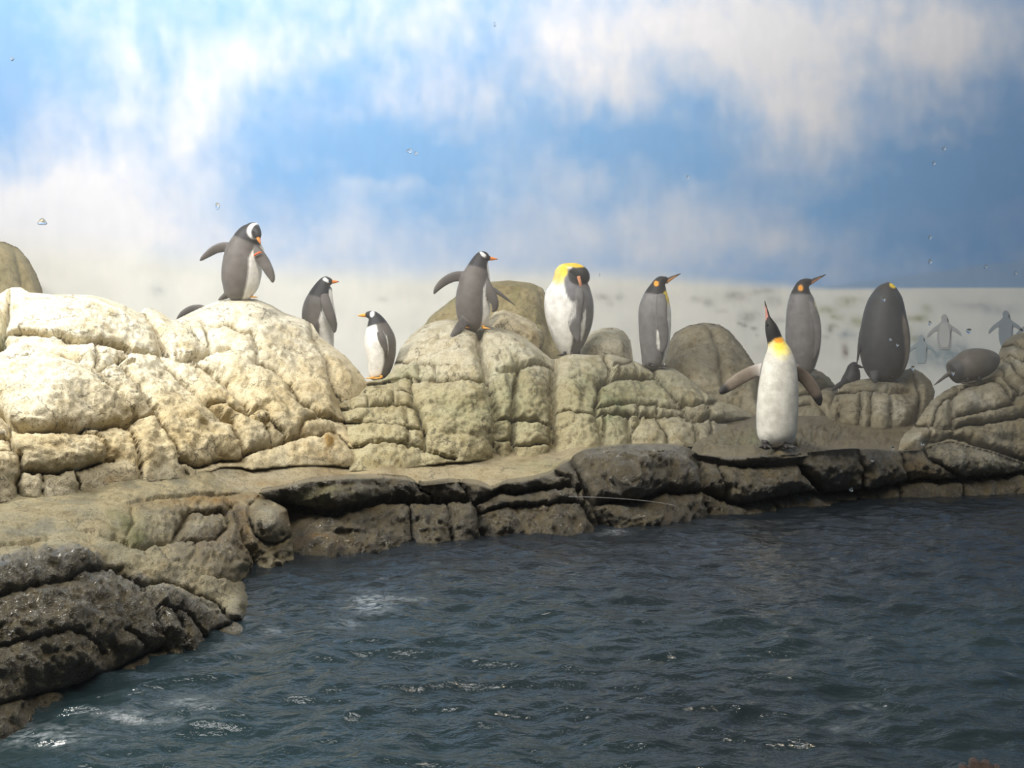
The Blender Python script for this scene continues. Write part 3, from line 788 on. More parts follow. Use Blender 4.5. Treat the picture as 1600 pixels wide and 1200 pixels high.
rockwork('rock_outcrop', 'cracked pale block wall in the middle below the penguins', 'rock',
    [(528, 632), (545, 624), (560, 618), (570, 606), (574, 596), (600, 592), (612, 580), (617, 567), (625, 545), (640, 525), (660, 509), (680, 502), (700, 499), (722, 503), (738, 509), (750, 513),
     (758, 508), (770, 511), (800, 517), (820, 527), (850, 551), (863, 562), (872, 560), (880, 556), (895, 553), (930, 555), (955, 553), (985, 562), (1000, 568), (1015, 574), (1035, 573), (1055, 576), (1075, 590), (1086, 599), (1100, 612), (1112, 620), (1125, 627), (1150, 634), (1172, 645), (1190, 655),
     (1190, 668), (1140, 668), (1120, 680), (1105, 694), (1085, 697), (1060, 700), (1000, 700), (960, 703), (930, 709), (885, 711), (870, 713), (780, 719), (700, 723), (660, 729), (640, 733), (600, 735), (565, 738), (545, 738), (546, 700), (540, 662)],
    [(560, 732, 6.75), (660, 726, 6.95), (780, 714, 7.4), (870, 708, 7.55), (960, 700, 7.75), (1085, 695, 7.85), (1120, 680, 8.1), (1190, 662, 8.75), (1160, 640, 8.9), (660, 610, 7.7), (560, 640, 7.4), (600, 600, 8.15), (640, 530, 8.9), (700, 499, 9.15), (730, 570, 8.1),
     (820, 585, 8.2), (820, 527, 9.1), (850, 551, 9.1), (930, 555, 9.15), (1000, 569, 9.4), (1055, 577, 9.4), (1000, 640, 8.3), (900, 620, 8.2), (1100, 625, 8.7), (740, 660, 7.45), (750, 514, 9.0)],
    [(1.7, [(609, 567), (640, 571), (650, 569), (660, 574), (673, 573)]), (1.6, [(672, 573), (680, 578), (679, 595)]), (1.7, [(575, 602), (603, 599), (629, 595), (656, 596)]), (1.6, [(655, 574), (656, 598)]),
     (2.6, [(656, 599), (679, 596), (706, 597), (733, 597), (758, 600)]),
     (4.6, [(749, 508), (751, 540), (755, 566), (761, 584), (760, 597), (768, 617), (773, 640), (775, 673), (774, 726)]),
     (1.7, [(524, 641), (545, 641), (558, 641), (579, 639), (598, 640), (619, 637), (646, 635)]), (1.8, [(536, 663), (551, 662), (582, 668), (608, 671), (636, 670), (661, 672)]),
     (1.6, [(549, 621), (551, 641)]), (1.6, [(573, 612), (575, 640)]), (1.6, [(615, 615), (615, 638)]), (1.7, [(570, 615), (598, 616), (622, 616), (645, 617)]),
     (1.6, [(587, 607), (604, 608), (622, 605), (624, 616)]), (1.8, [(633, 637), (635, 654), (636, 671), (638, 685), (637, 704)]), (2.2, [(645, 598), (645, 618), (644, 634), (652, 641), (656, 654), (660, 670), (664, 678), (663, 706)]),
     (1.6, [(640, 702), (663, 706), (690, 716), (710, 717)]), (1.6, [(548, 700), (580, 702), (610, 700), (640, 702)]),
     (2.0, [(775, 583), (785, 584), (800, 584), (812, 577), (831, 573), (852, 575), (868, 578)]), (2.6, [(808, 580), (805, 609), (802, 628), (801, 649), (802, 657), (803, 679), (800, 720)]),
     (2.0, [(776, 657), (800, 656), (823, 659), (840, 660), (852, 667), (864, 666)]), (1.6, [(776, 687), (800, 688)]), (1.6, [(801, 696), (817, 699), (842, 696), (862, 694)]),
     (4.4, [(869, 556), (869, 566), (867, 582), (863, 596), (862, 614), (866, 635), (864, 661), (865, 679), (862, 716)]),
     (1.7, [(866, 645), (887, 645), (898, 651), (907, 651), (930, 654)]), (2.0, [(943, 553), (945, 566), (951, 578), (952, 591), (938, 603), (935, 621), (929, 638), (929, 656), (935, 679), (943, 706)]),
     (1.7, [(949, 578), (966, 573), (984, 568), (992, 564)]), (2.6, [(936, 606), (952, 595), (970, 592), (987, 593), (998, 591), (1023, 592)]), (1.6, [(966, 574), (968, 592)]), (1.7, [(988, 567), (994, 576), (996, 592)]),
     (2.2, [(1018, 573), (1023, 585), (1029, 598), (1043, 613), (1057, 627), (1066, 638), (1071, 648), (1076, 658), (1086, 662), (1088, 676), (1087, 702)]),
     (1.9, [(928, 643), (959, 638), (982, 634), (1001, 633), (1019, 636), (1049, 640), (1070, 641)]), (1.9, [(928, 654), (958, 653), (987, 652), (1008, 650), (1026, 654), (1049, 652), (1072, 655)]),
     (1.6, [(995, 634), (996, 652)]), (1.6, [(1024, 638), (1026, 654), (1030, 666), (1041, 682), (1044, 702)]), (1.8, [(981, 653), (979, 670), (984, 687), (984, 704)]), (1.6, [(1001, 652), (995, 668), (984, 684)]), (1.6, [(942, 654), (943, 704)]),
     (1.8, [(1080, 592), (1089, 601), (1101, 622), (1103, 631)]), (2.4, [(1060, 632), (1084, 637), (1103, 631), (1124, 627), (1140, 630)]), (2.2, [(1099, 632), (1104, 640), (1110, 652)]),
     (2.4, [(1072, 652), (1096, 657), (1110, 652), (1126, 659), (1145, 661), (1166, 657), (1194, 656)]), (1.6, [(1110, 654), (1113, 673), (1108, 696)]), (1.6, [(1104, 640), (1116, 628)])],
    tint_wall, lambda u, v, p: 0.12 + 0.45 * sstep(1040, 1120, u) * sstep(630, 660, v), step=2.2,
    soft=[(1, [(690, 582), (731, 583), (735, 592)]), (1, [(621, 587), (645, 571)]), (1, [(772, 544), (781, 553), (779, 565)]), (1, [(690, 640), (720, 650), (745, 646)]), (1, [(700, 680), (740, 690)]), (1, [(905, 570), (910, 610), (905, 640)]), (1, [(1000, 600), (1010, 625)])],
    H=0.11, groove=0.10, thick=0.5, rough=0.032, seed=10.0)

rockwork('rock_mound', 'big cream coloured rock mound at left with rounded lobes', 'rock',
    [(-60, 470), (-30, 462), (0, 459), (10, 452), (20, 449), (33, 449), (46, 457), (80, 460), (105, 460), (140, 461), (165, 466), (195, 477), (218, 489), (226, 481), (238, 482), (255, 490), (270, 501), (276, 499), (300, 487), (322, 477), (345, 469), (372, 466), (400, 467), (425, 477), (445, 489), (475, 499), (488, 506),
     (500, 525), (520, 541), (540, 556), (560, 578), (578, 603), (575, 612), (560, 620), (540, 626), (530, 632), (536, 650), (544, 664), (550, 682), (557, 702), (560, 722), (548, 732), (520, 728), (485, 728), (440, 730), (392, 735), (372, 730), (350, 730), (330, 737), (312, 740), (300, 748), (270, 750), (230, 755), (200, 757), (175, 757), (160, 764), (140, 771), (115, 775), (80, 780), (28, 780), (5, 786), (-60, 790)],
    [(-60, 470, 6.6), (-60, 785, 4.4), (0, 782, 4.65), (140, 764, 5.05), (290, 745, 5.65), (375, 726, 6.1), (550, 728, 6.75), (20, 450, 6.9), (140, 461, 7.2), (220, 490, 7.5), (240, 482, 7.9), (372, 466, 8.6), (300, 487, 8.5), (445, 489, 8.7), (500, 525, 8.6), (578, 603, 8.2),
     (100, 600, 5.75), (300, 650, 6.25), (230, 560, 6.75), (450, 600, 7.4), (510, 640, 7.3), (0, 560, 6.2), (0, 680, 5.05), (60, 650, 5.15), (120, 530, 6.4), (290, 545, 7.3), (200, 620, 6.05), (380, 560, 7.5), (540, 700, 6.85), (150, 720, 5.25), (340, 700, 6.1), (400, 510, 8.0)],
    [(2.6, [(14, 448), (14, 465), (12, 490), (7, 520), (5, 545), (-10, 552), (-60, 556)]), (2.0, [(4, 528), (35, 527), (58, 525), (63, 528), (80, 530), (110, 537), (140, 541), (165, 545), (190, 552), (205, 560), (220, 561), (259, 560)]),
     (2.2, [(219, 484), (240, 515), (250, 540), (259, 560)]), (2.4, [(257, 559), (270, 567), (280, 570), (295, 567), (320, 561), (330, 557)]), (1.7, [(272, 498), (290, 515), (310, 540), (330, 557)]),
     (2.0, [(190, 551), (196, 563), (182, 572), (176, 580), (186, 587), (200, 599), (214, 614), (223, 630), (233, 648), (241, 656)]), (1.7, [(176, 580), (160, 585), (146, 592), (135, 586), (118, 576), (100, 568)]), (1.7, [(144, 592), (158, 607), (175, 621), (190, 638), (206, 653), (216, 657), (230, 656), (242, 656)]),
     (1.8, [(-60, 585), (0, 574), (30, 570), (50, 564), (75, 562), (101, 568)]), (3.2, [(-60, 640), (0, 648), (10, 655), (15, 668), (30, 677), (55, 674), (80, 675), (118, 676), (140, 671), (158, 667), (180, 665), (207, 665), (210, 655)]),
     (1.6, [(146, 543), (148, 560), (144, 590)]), (1.6, [(176, 580), (205, 577)]), (2.0, [(240, 559), (255, 577), (275, 599), (300, 618), (312, 632), (330, 650), (345, 660), (360, 669)]),
     (2.0, [(268, 566), (285, 573), (310, 580), (332, 594), (352, 607), (363, 620), (373, 634), (383, 646), (382, 657)]), (1.8, [(318, 638), (332, 641), (346, 641), (360, 648), (382, 657)]),
     (2.0, [(360, 668), (366, 685), (376, 703), (380, 718)]), (1.7, [(240, 655), (247, 672), (258, 685), (270, 703), (278, 722), (292, 745)]), (2.0, [(278, 722), (300, 731), (312, 732), (330, 725), (345, 721), (380, 722)]),
     (2.2, [(374, 720), (384, 712), (398, 709), (426, 701), (446, 696), (466, 689), (498, 685), (504, 679), (522, 679)]), (1.7, [(522, 679), (534, 690), (545, 700), (560, 712)]),
     (1.9, [(474, 640), (486, 648), (500, 655), (520, 659), (530, 660), (546, 664)]), (1.9, [(400, 576), (415, 580), (430, 588), (445, 602), (455, 616), (464, 630), (476, 642)]), (1.8, [(484, 503), (488, 535), (496, 552), (506, 575), (513, 600), (521, 615), (532, 630)]),
     (1.7, [(382, 656), (400, 647), (414, 650), (420, 662), (412, 670), (390, 664), (382, 656)]), (1.7, [(466, 689), (467, 675), (474, 662), (500, 655)]), (1.7, [(426, 702), (418, 684), (410, 670)]), (1.6, [(448, 697), (442, 684), (430, 676), (418, 662)]),
     (2.0, [(15, 668), (18, 682), (17, 700), (22, 716), (32, 722), (32, 745), (26, 760), (34, 785)]), (1.9, [(112, 676), (124, 679), (146, 687), (156, 700), (161, 712), (166, 721), (176, 722)]), (1.8, [(140, 670), (150, 680), (160, 690), (164, 706), (166, 721)]),
     (2.0, [(166, 721), (150, 727), (125, 735), (105, 740), (80, 744), (55, 745), (30, 744)]), (1.7, [(-60, 716), (0, 718), (20, 716)]), (1.6, [(198, 665), (206, 690), (214, 712), (219, 738), (220, 760)]), (1.6, [(64, 745), (66, 784)]), (1.6, [(112, 740), (122, 758), (124, 780)]), (1.6, [(-60, 690), (0, 691), (18, 690)]),
     (2.0, [(272, 560), (300, 572), (330, 557), (360, 552)]),
     (1.7, [(330, 557), (322, 535), (318, 520), (335, 521), (358, 519), (372, 527), (392, 529), (398, 552), (400, 576)])],
    tint_mound, lambda u, v, p: 0.08 + 0.35 * sstep(700, 760, v), step=2.3, warp=2.6,
    soft=[(1.5, [(50, 640), (58, 655), (55, 672)]), (1.5, [(110, 640), (118, 637), (140, 650)]), (1.2, [(226, 512), (240, 535), (253, 558)]), (1.0, [(405, 507), (425, 502), (440, 496)]), (1.0, [(410, 533), (435, 545), (452, 566), (462, 590)]), (1.0, [(384, 558), (405, 554), (425, 556)]),
          (1.5, [(450, 620), (462, 632), (474, 641)]), (1.2, [(340, 600), (372, 612), (410, 640)]), (1.2, [(420, 610), (440, 640), (452, 660)]), (1.5, [(318, 672), (322, 682), (330, 684)]), (1.2, [(330, 702), (338, 712), (346, 722)]), (1.2, [(240, 680), (247, 702), (258, 728)]), (1.0, [(108, 540), (106, 556), (112, 570)]), (1.0, [(60, 700), (80, 706)]), (1.0, [(250, 600), (262, 615), (285, 622)]),
          (2.0, [(362, 617), (373, 626), (382, 613)]), (1.2, [(520, 690), (535, 705)]), (1, [(300, 690), (310, 715), (308, 730)])],
    H=0.13, groove=0.09, thick=0.6, rough=0.026, seed=11.0)

rockwork('rock_shelf', 'smooth sand coloured shelf between the block wall and the wet ledge', 'rock',
    [(306, 742), (330, 728), (372, 722), (392, 724), (440, 718), (485, 716), (520, 718), (548, 722), (556, 724), (600, 722), (640, 720), (660, 716), (700, 711), (780, 707), (870, 701), (885, 700), (930, 698), (948, 694), (956, 700), (930, 708), (906, 718), (890, 730), (872, 742), (850, 751), (830, 756), (790, 761), (766, 769), (745, 763), (715, 759), (680, 762), (662, 764), (640, 756), (600, 752), (540, 754), (480, 759), (440, 769), (402, 777), (378, 775), (352, 765), (330, 754)],
    [(330, 730, 5.95), (372, 722, 6.25), (485, 716, 6.6), (556, 724, 6.9), (660, 716, 7.15), (780, 707, 7.6), (870, 702, 7.7), (948, 696, 7.7), (906, 720, 7.2), (850, 752, 6.8), (745, 762, 6.6), (680, 762, 6.55), (600, 752, 6.5), (480, 759, 6.12), (402, 777, 5.75), (330, 755, 5.75), (600, 740, 6.6), (800, 738, 6.95), (420, 755, 6.0)],
    [], tint_shelf, lambda u, v, p: 0.35 + 0.2 * n2(u, v, 40, 5.0), H=0.02, groove=0.0, rough=0.010, thick=0.4, edge=0.0, seed=12.0, jit=0,
    soft=[(1, [(440, 752), (500, 742), (560, 738)])])
rockwork('rock_shelf', 'damp grey brown rock shelf under the front king penguin', 'rock',
    [(1078, 708), (1086, 690), (1102, 680), (1118, 662), (1150, 652), (1180, 648), (1250, 650), (1296, 650), (1320, 654), (1355, 660), (1390, 664), (1428, 658), (1446, 670), (1446, 706), (1412, 709), (1370, 707), (1330, 706), (1300, 708), (1240, 715), (1200, 717), (1160, 720), (1130, 720), (1090, 716)],
    [(1080, 704, 7.5), (1215, 702, 7.42), (1090, 716, 7.45), (1300, 708, 7.75), (1412, 709, 8.2), (1446, 706, 8.4), (1110, 680, 8.1), (1180, 650, 9.0), (1300, 652, 9.5), (1390, 665, 9.2), (1436, 664, 9.2), (1200, 717, 7.38), (1250, 680, 8.15)],
    [(1.6, [(1180, 712), (1205, 690), (1226, 672), (1238, 668)]), (1.6, [(1226, 672), (1250, 684), (1290, 690), (1340, 688), (1420, 694)])], tint_shelf, const(0.6), H=0.04, groove=0.03, rough=0.045, thick=0.4, edge=0.0, seed=13.0, jit=0.01,
    soft=[(1, [(1130, 690), (1160, 684), (1190, 686)])])

rockwork('rock_ledge', 'wet dark brown rock ledge along the waterline', 'rock',
    [(402, 770), (440, 763), (480, 753), (540, 748), (600, 746), (640, 750), (660, 759), (680, 757), (715, 753), (745, 757), (768, 764), (790, 755), (830, 750), (857, 742), (866, 735), (880, 724), (890, 720), (896, 711), (912, 703), (940, 698), (980, 695), (1040, 694), (1066, 697), (1082, 703), (1092, 711), (1130, 716), (1160, 716), (1200, 712), (1240, 710), (1262, 707), (1300, 703), (1330, 701), (1370, 702), (1400, 705), (1430, 704), (1441, 702), (1460, 694), (1484, 689), (1512, 697), (1547, 705), (1600, 724), (1660, 740),
     (1660, 800), (1600, 794), (1450, 800), (1340, 806), (1260, 816), (1180, 826), (1100, 836), (1050, 842), (960, 850), (900, 860), (800, 868), (730, 874), (640, 878), (560, 888), (500, 898), (462, 905), (456, 860), (452, 815), (446, 795), (420, 780)],
    [(402, 771, 5.55), (480, 753, 5.78), (600, 746, 6.15), (680, 757, 6.2), (745, 757, 6.25), (830, 750, 6.42), (880, 724, 6.8), (940, 698, 7.0), (1040, 694, 7.15), (1092, 711, 7.15), (1200, 712, 7.15), (1300, 703, 7.5), (1400, 705, 7.9), (1484, 689, 8.05), (1600, 724, 8.1), (1660, 740, 8.05),
     (462, 880, 5.65), (500, 868, 5.58), (560, 858, 5.73), (640, 848, 5.93), (730, 845, 6.02), (800, 838, 6.15), (900, 832, 6.28), (960, 822, 6.5), (1050, 815, 6.68), (1100, 808, 6.87), (1180, 800, 7.1), (1260, 790, 7.4), (1340, 779, 7.8), (1450, 775, 7.92), (1600, 772, 8.05), (1660, 772, 8.05),
     (980, 740, 6.55), (560, 770, 5.85), (1484, 720, 7.95), (700, 800, 6.05), (450, 795, 5.8), (452, 830, 5.75), (462, 905, 5.65), (900, 860, 6.28), (1260, 816, 7.4), (1600, 794, 8.05)],
    [(4.4, [(440, 790), (454, 793), (495, 799), (527, 801), (564, 789), (597, 781), (629, 781), (649, 783), (678, 782), (706, 780), (731, 780)]), (1.9, [(652, 757), (657, 768), (672, 774), (679, 783)]),
     (3.0, [(712, 748), (722, 757), (735, 772), (742, 784), (750, 800), (753, 825), (757, 842), (757, 880)]), (3.0, [(744, 785), (763, 777), (779, 769), (816, 770), (844, 764), (889, 764), (905, 764)]), (1.7, [(768, 760), (774, 772)]),
     (2.4, [(862, 735), (893, 756), (905, 780), (921, 808), (934, 829), (938, 860)]), (2.6, [(890, 715), (896, 728), (903, 741), (917, 768), (928, 792), (944, 826), (950, 860)]),
     (1.6, [(696, 781), (699, 795), (703, 820), (705, 880)]), (1.8, [(752, 800), (790, 792), (830, 790), (858, 792), (886, 789), (908, 790)]),
     (3.0, [(915, 772), (927, 788), (961, 784), (999, 784), (1017, 776), (1036, 768), (1055, 772), (1089, 769), (1098, 765)]), (2.6, [(1076, 700), (1083, 712), (1092, 727), (1096, 746), (1097, 765), (1102, 784), (1107, 806), (1110, 846)]), (1.8, [(935, 792), (940, 800), (953, 822), (956, 850)]),
     (3.6, [(1084, 714), (1110, 720), (1138, 725), (1162, 727), (1204, 725), (1245, 720), (1258, 706)]), (1.8, [(1122, 724), (1124, 740), (1133, 766), (1136, 788)]),
     (2.8, [(1102, 766), (1120, 776), (1155, 789), (1187, 785), (1222, 778), (1264, 770), (1285, 775), (1340, 770), (1418, 752), (1446, 751), (1488, 752), (1505, 749), (1565, 745), (1596, 738), (1662, 746)]), (2.6, [(1243, 722), (1257, 741), (1271, 759), (1290, 770), (1302, 776)]),
     (1.6, [(1341, 699), (1345, 735), (1343, 772)]), (1.8, [(1408, 702), (1411, 738), (1424, 754)]), (1.6, [(1440, 700), (1448, 716), (1470, 728), (1505, 749)]), (1.7, [(640, 783), (642, 810), (646, 880)]), (1.6, [(1400, 756), (1404, 800)]), (1.6, [(1500, 752), (1502, 800)]), (1.6, [(1210, 780), (1214, 824)])],
    tint_ledge, lambda u, v, p: 0.85 + 0.15 * n2(u, v, 20, 8.0), step=2.2, warp=3.2,
    soft=[(1, [(500, 760), (560, 756), (600, 762)]), (1.2, [(960, 730), (1000, 742), (1040, 735)]), (1.2, [(560, 820), (600, 812), (630, 820)]), (1, [(800, 800), (850, 806)]), (1, [(1302, 706), (1337, 717)]), (1.2, [(500, 830), (540, 836), (580, 830)]), (1.0, [(1150, 745), (1190, 740)]), (1.0, [(930, 745), (960, 760)])],
    H=0.15, groove=0.11, thick=0.6, rough=0.034, bulge=0.38, edge=0.3, seed=14.0)

rockwork('shore_rock', 'broad wet rock sloping into the pool at lower left', 'rock',
    [(-60, 790), (0, 779), (28, 770), (80, 771), (110, 767), (140, 761), (160, 754), (178, 747), (200, 747), (230, 745), (270, 740), (290, 740), (312, 733), (330, 732), (338, 747), (355, 759), (378, 769), (402, 771), (420, 780), (448, 795), (456, 830), (462, 905), (430, 915), (392, 925), (394, 950), (400, 990), (345, 1030), (270, 1068), (180, 1112), (60, 1165), (0, 1206), (-60, 1240)],
    [(-60, 790, 4.4), (0, 781, 4.65), (140, 763, 5.05), (290, 742, 5.65), (330, 735, 5.82), (378, 770, 5.6), (402, 771, 5.55), (448, 795, 5.45), (462, 880, 5.38), (430, 884, 5.3), (385, 890, 5.2), (378, 915, 4.78), (388, 955, 4.28), (385, 990, 3.95), (330, 1003, 3.92), (250, 1037, 3.63), (160, 1082, 3.33), (60, 1127, 3.07), (0, 1166, 2.88), (-60, 1200, 2.7),
     (-60, 880, 3.4), (0, 880, 3.55), (100, 868, 3.75), (180, 888, 3.85), (0, 820, 4.05), (100, 818, 4.3), (200, 800, 4.75), (250, 862, 4.45), (328, 914, 4.25), (374, 944, 4.12), (300, 870, 4.65), (300, 805, 5.15), (420, 815, 5.32), (100, 1000, 3.3), (200, 980, 3.65), (300, 980, 3.88), (0, 1000, 3.15), (280, 930, 4.0), (345, 960, 4.05), (180, 1112, 3.33), (345, 1030, 3.92), (0, 1206, 2.88), (462, 905, 5.38)],
    [(1.9, [(-60, 944), (0, 939), (40, 925), (100, 908), (128, 896), (176, 890), (188, 893)]), (2.2, [(176, 890), (196, 905), (224, 920), (236, 917), (250, 914), (280, 920), (316, 932), (344, 948), (356, 967), (374, 974), (410, 980)]),
     (1.8, [(216, 920), (228, 940), (238, 958), (248, 992), (264, 1036), (272, 1076)]), (1.8, [(262, 962), (272, 978), (280, 1002), (282, 1026), (290, 1062)]), (1.9, [(286, 968), (302, 984), (314, 999), (336, 990), (362, 975)]), (1.6, [(238, 958), (262, 962), (286, 968)]), (1.7, [(314, 999), (326, 1012), (350, 1008), (410, 996)]),
     (1.7, [(-60, 1028), (0, 1018), (40, 1008), (100, 992), (120, 998), (136, 1008), (160, 1020)]), (2.2, [(40, 1090), (60, 1084), (108, 1076), (140, 1064), (180, 1047), (224, 1024), (254, 1012)]), (1.6, [(-60, 1120), (0, 1104), (40, 1090)]), (1.7, [(190, 990), (206, 1004), (224, 1018)]),
     (1.7, [(10, 788), (40, 794), (72, 800), (100, 815), (122, 832), (150, 843)]), (1.7, [(134, 768), (148, 776), (170, 784), (192, 790), (204, 793)]), (1.8, [(198, 794), (220, 787), (256, 782), (304, 780), (350, 776), (385, 770)]), (1.9, [(-60, 866), (0, 861), (40, 860), (60, 852), (74, 850)]),
     (2.2, [(178, 842), (190, 850), (204, 858), (224, 861), (240, 852), (270, 846), (276, 834), (294, 803), (320, 806), (352, 803), (362, 793)]), (2.0, [(352, 776), (360, 792), (372, 824), (380, 852), (392, 876), (400, 896)]), (1.6, [(204, 793), (206, 820), (196, 840)]), (1.8, [(240, 852), (256, 866), (262, 880), (300, 896), (330, 910), (400, 912)]),
     (1.7, [(276, 846), (300, 856), (330, 850), (352, 830), (350, 804)]), (1.7, [(404, 776), (392, 790), (388, 812), (396, 836), (414, 848), (440, 846), (456, 836)]), (1.6, [(150, 843), (176, 845)])],
    tint_shore, wet_shore, step=2.2, warp=3.0,
    soft=[(1.2, [(100, 912), (115, 924), (130, 930)]), (1.5, [(120, 940), (160, 950), (180, 980), (170, 1000)]), (1.2, [(0, 970), (50, 965), (90, 972)]), (1.4, [(180, 930), (188, 960), (176, 990), (170, 1020)]), (1.2, [(60, 1030), (90, 1050), (60, 1070)]), (1.2, [(200, 930), (210, 960)]), (1.0, [(300, 940), (330, 955)]), (1.2, [(90, 1100), (130, 1096), (170, 1080)]), (1.0, [(240, 820), (260, 830)])],
    H=0.12, groove=0.08, thick=0.5, rough=0.031, seed=15.0, min_cell=90, jit=0.02, hfun=lambda u, v: 0.30 + 0.70 * np.clip(wet_shore(u, v, None) * 1.1 - 0.15, 0, 1))

# ------------------------------------------------------------------ penguins
def catmull(pts, n):
    p = np.array(pts, float)
    q = np.concatenate([[2 * p[0] - p[1]], p, [2 * p[-1] - p[-2]]])
    seg = np.linalg.norm(np.diff(p[:, :2], axis=0), axis=1) + 0.5
    cum = np.concatenate([[0], np.cumsum(seg)])
    s = np.linspace(0, cum[-1], n)
    out = []
    for x in s:
        i = min(np.searchsorted(cum, x, side='right') - 1, len(p) - 2)
        t = (x - cum[i]) / (cum[i + 1] - cum[i])
        a, b, c, d = q[i], q[i + 1], q[i + 2], q[i + 3]
        out.append(0.5 * ((2 * b) + (c - a) * t + (2 * a - 5 * b + 4 * c - d) * t * t + (3 * b - a - 3 * c + d) * t ** 3))
    return np.array(out)

def loft(spine, Y, ratio=0.95, n=70, m=48, round_ends=True, thick=None):
    """closed tube along a spine of (u, v, half width px, dy metres); returns verts, faces, ring fraction, normal"""
    sp = [tuple(x) + (0,) * (4 - len(x)) for x in spine]
    c = catmull(sp, n)
    w = np.maximum(c[:, 2], 0.4)
    yy = Y + c[:, 3]
    pc = P(c[:, 0], c[:, 1], yy)
    T = np.gradient(pc, axis=0); T /= np.linalg.norm(T, axis=1)[:, None]
    vw = pc - EYE; vw /= np.linalg.norm(vw, axis=1)[:, None]
    S = np.cross(T, vw); S /= np.linalg.norm(S, axis=1)[:, None]
    D = np.cross(S, T); D /= np.linalg.norm(D, axis=1)[:, None]
    wm = w * yy / F
    dm = wm * ratio if thick is None else np.minimum(thick, wm)
    ph = np.linspace(0, 2 * math.pi, m, endpoint=False)
    nd = np.cos(ph)[None, :, None] * S[:, None, :] + np.sin(ph)[None, :, None] * D[:, None, :]
    V = pc[:, None, :] + np.cos(ph)[None, :, None] * (S * wm[:, None])[:, None, :] + np.sin(ph)[None, :, None] * (D * np.broadcast_to(dm, wm.shape)[:, None])[:, None, :]
    verts = V.reshape(-1, 3); nn = nd.reshape(-1, 3)
    tt = np.repeat(np.linspace(0, 1, n), m)
    fs = []
    for i in range(n - 1):
        for j in range(m):
            k = (j + 1) % m
            fs.append((i * m + j, i * m + k, (i + 1) * m + k, (i + 1) * m + j))
    a = len(verts)
    e0 = pc[0] - T[0] * wm[0] * 0.35; e1 = pc[-1] + T[-1] * wm[-1] * 0.35
    verts = np.concatenate([verts, [e0, e1]]); nn = np.concatenate([nn, [-T[0], T[-1]]]); tt = np.concatenate([tt, [0, 1]])
    for j in range(m):
        k = (j + 1) % m
        fs.append((a, k, j)); fs.append((a + 1, (n - 1) * m + j, (n - 1) * m + k))
    return verts, fs, tt, nn

WHITE = np.array((0.86, 0.85, 0.81)); HEADK = np.array((0.020, 0.020, 0.023))
G_BACK = np.array((0.125, 0.112, 0.104)); K_BACK = np.array((0.19, 0.182, 0.182)); K_HEAD = np.array((0.022, 0.021, 0.021))  # both backs lifted paler, the veil of haze put into the colour
YEL = np.array((0.90, 0.66, 0.05)); ORA = np.array((0.88, 0.36, 0.03)); DARKG = np.array((0.07, 0.07, 0.075))
INNER = np.array((0.20, 0.165, 0.13))

def ell(u, v, e):
    a, b, ru, rv = e[:4]; ang = math.radians(e[4]) if len(e) > 4 else 0
    du, dv = u - a, v - b
    x = du * math.cos(ang) + dv * math.sin(ang); y = -du * math.sin(ang) + dv * math.cos(ang)
    return (x / ru) ** 2 + (y / rv) ** 2

def poly_mesh(parts, voxel):
    vs_, fs = [], []
    o = 0
    for v, f, *_ in parts:
        vs_.append(v); fs += [tuple(i + o for i in q) for q in f]; o += len(v)
    me = np_mesh('tmp', np.concatenate(vs_), fs)
    ob = bpy.data.objects.new('tmp', me); COL.objects.link(ob)
    bm = bmesh.new(); bm.from_mesh(me); bmesh.ops.recalc_face_normals(bm, faces=bm.faces); bm.to_mesh(me); bm.free()
    r = ob.modifiers.new('r', 'REMESH'); r.mode = 'VOXEL'; r.voxel_size = voxel
    s = ob.modifiers.new('s', 'SMOOTH'); s.factor = 0.5; s.iterations = 3
    dg = bpy.context.evaluated_depsgraph_get()
    out = bpy.data.meshes.new_from_object(ob.evaluated_get(dg))
    bpy.data.objects.remove(ob); bpy.data.meshes.remove(me)
    return out

def transfer(me, parts, cols):
    kd = kdtree.KDTree(sum(len(p[0]) for p in parts))
    allc = np.concatenate(cols); i = 0
    for p in parts:
        for x in p[0]:
            kd.insert(Vector(x), i); i += 1
    kd.balance()
    out = np.zeros((len(me.vertices), 3))
    for k, q in enumerate(me.vertices):
        r = kd.find_n(q.co, 3)
        ws = [1.0 / (d + 0.002) for _, _, d in r]
        out[k] = sum(w * allc[j] for w, (_, j, _) in zip(ws, r)) / sum(ws)
    return out

def simple_part(name, verts, faces, col, mat, parent):
    me = np_mesh(name, verts, faces)
    bm = bmesh.new(); bm.from_mesh(me); bmesh.ops.recalc_face_normals(bm, faces=bm.faces); bm.to_mesh(me); bm.free()
    if col is not None: set_color(me, 'tint', col)
    return link_mesh(name, me, mat, parent)

def eye_at(u, v, Y, r_px, parent):
    c = P(u, v, Y); r = r_px * Y / F
    bm = bmesh.new(); bmesh.ops.create_uvsphere(bm, u_segments=12, v_segments=8, radius=r)
    bmesh.ops.translate(bm, verts=bm.verts, vec=Vector(c))
    me = bpy.data.meshes.new('eye'); bm.to_mesh(me); bm.free()
    return link_mesh('eye', me, M['eye'], parent)

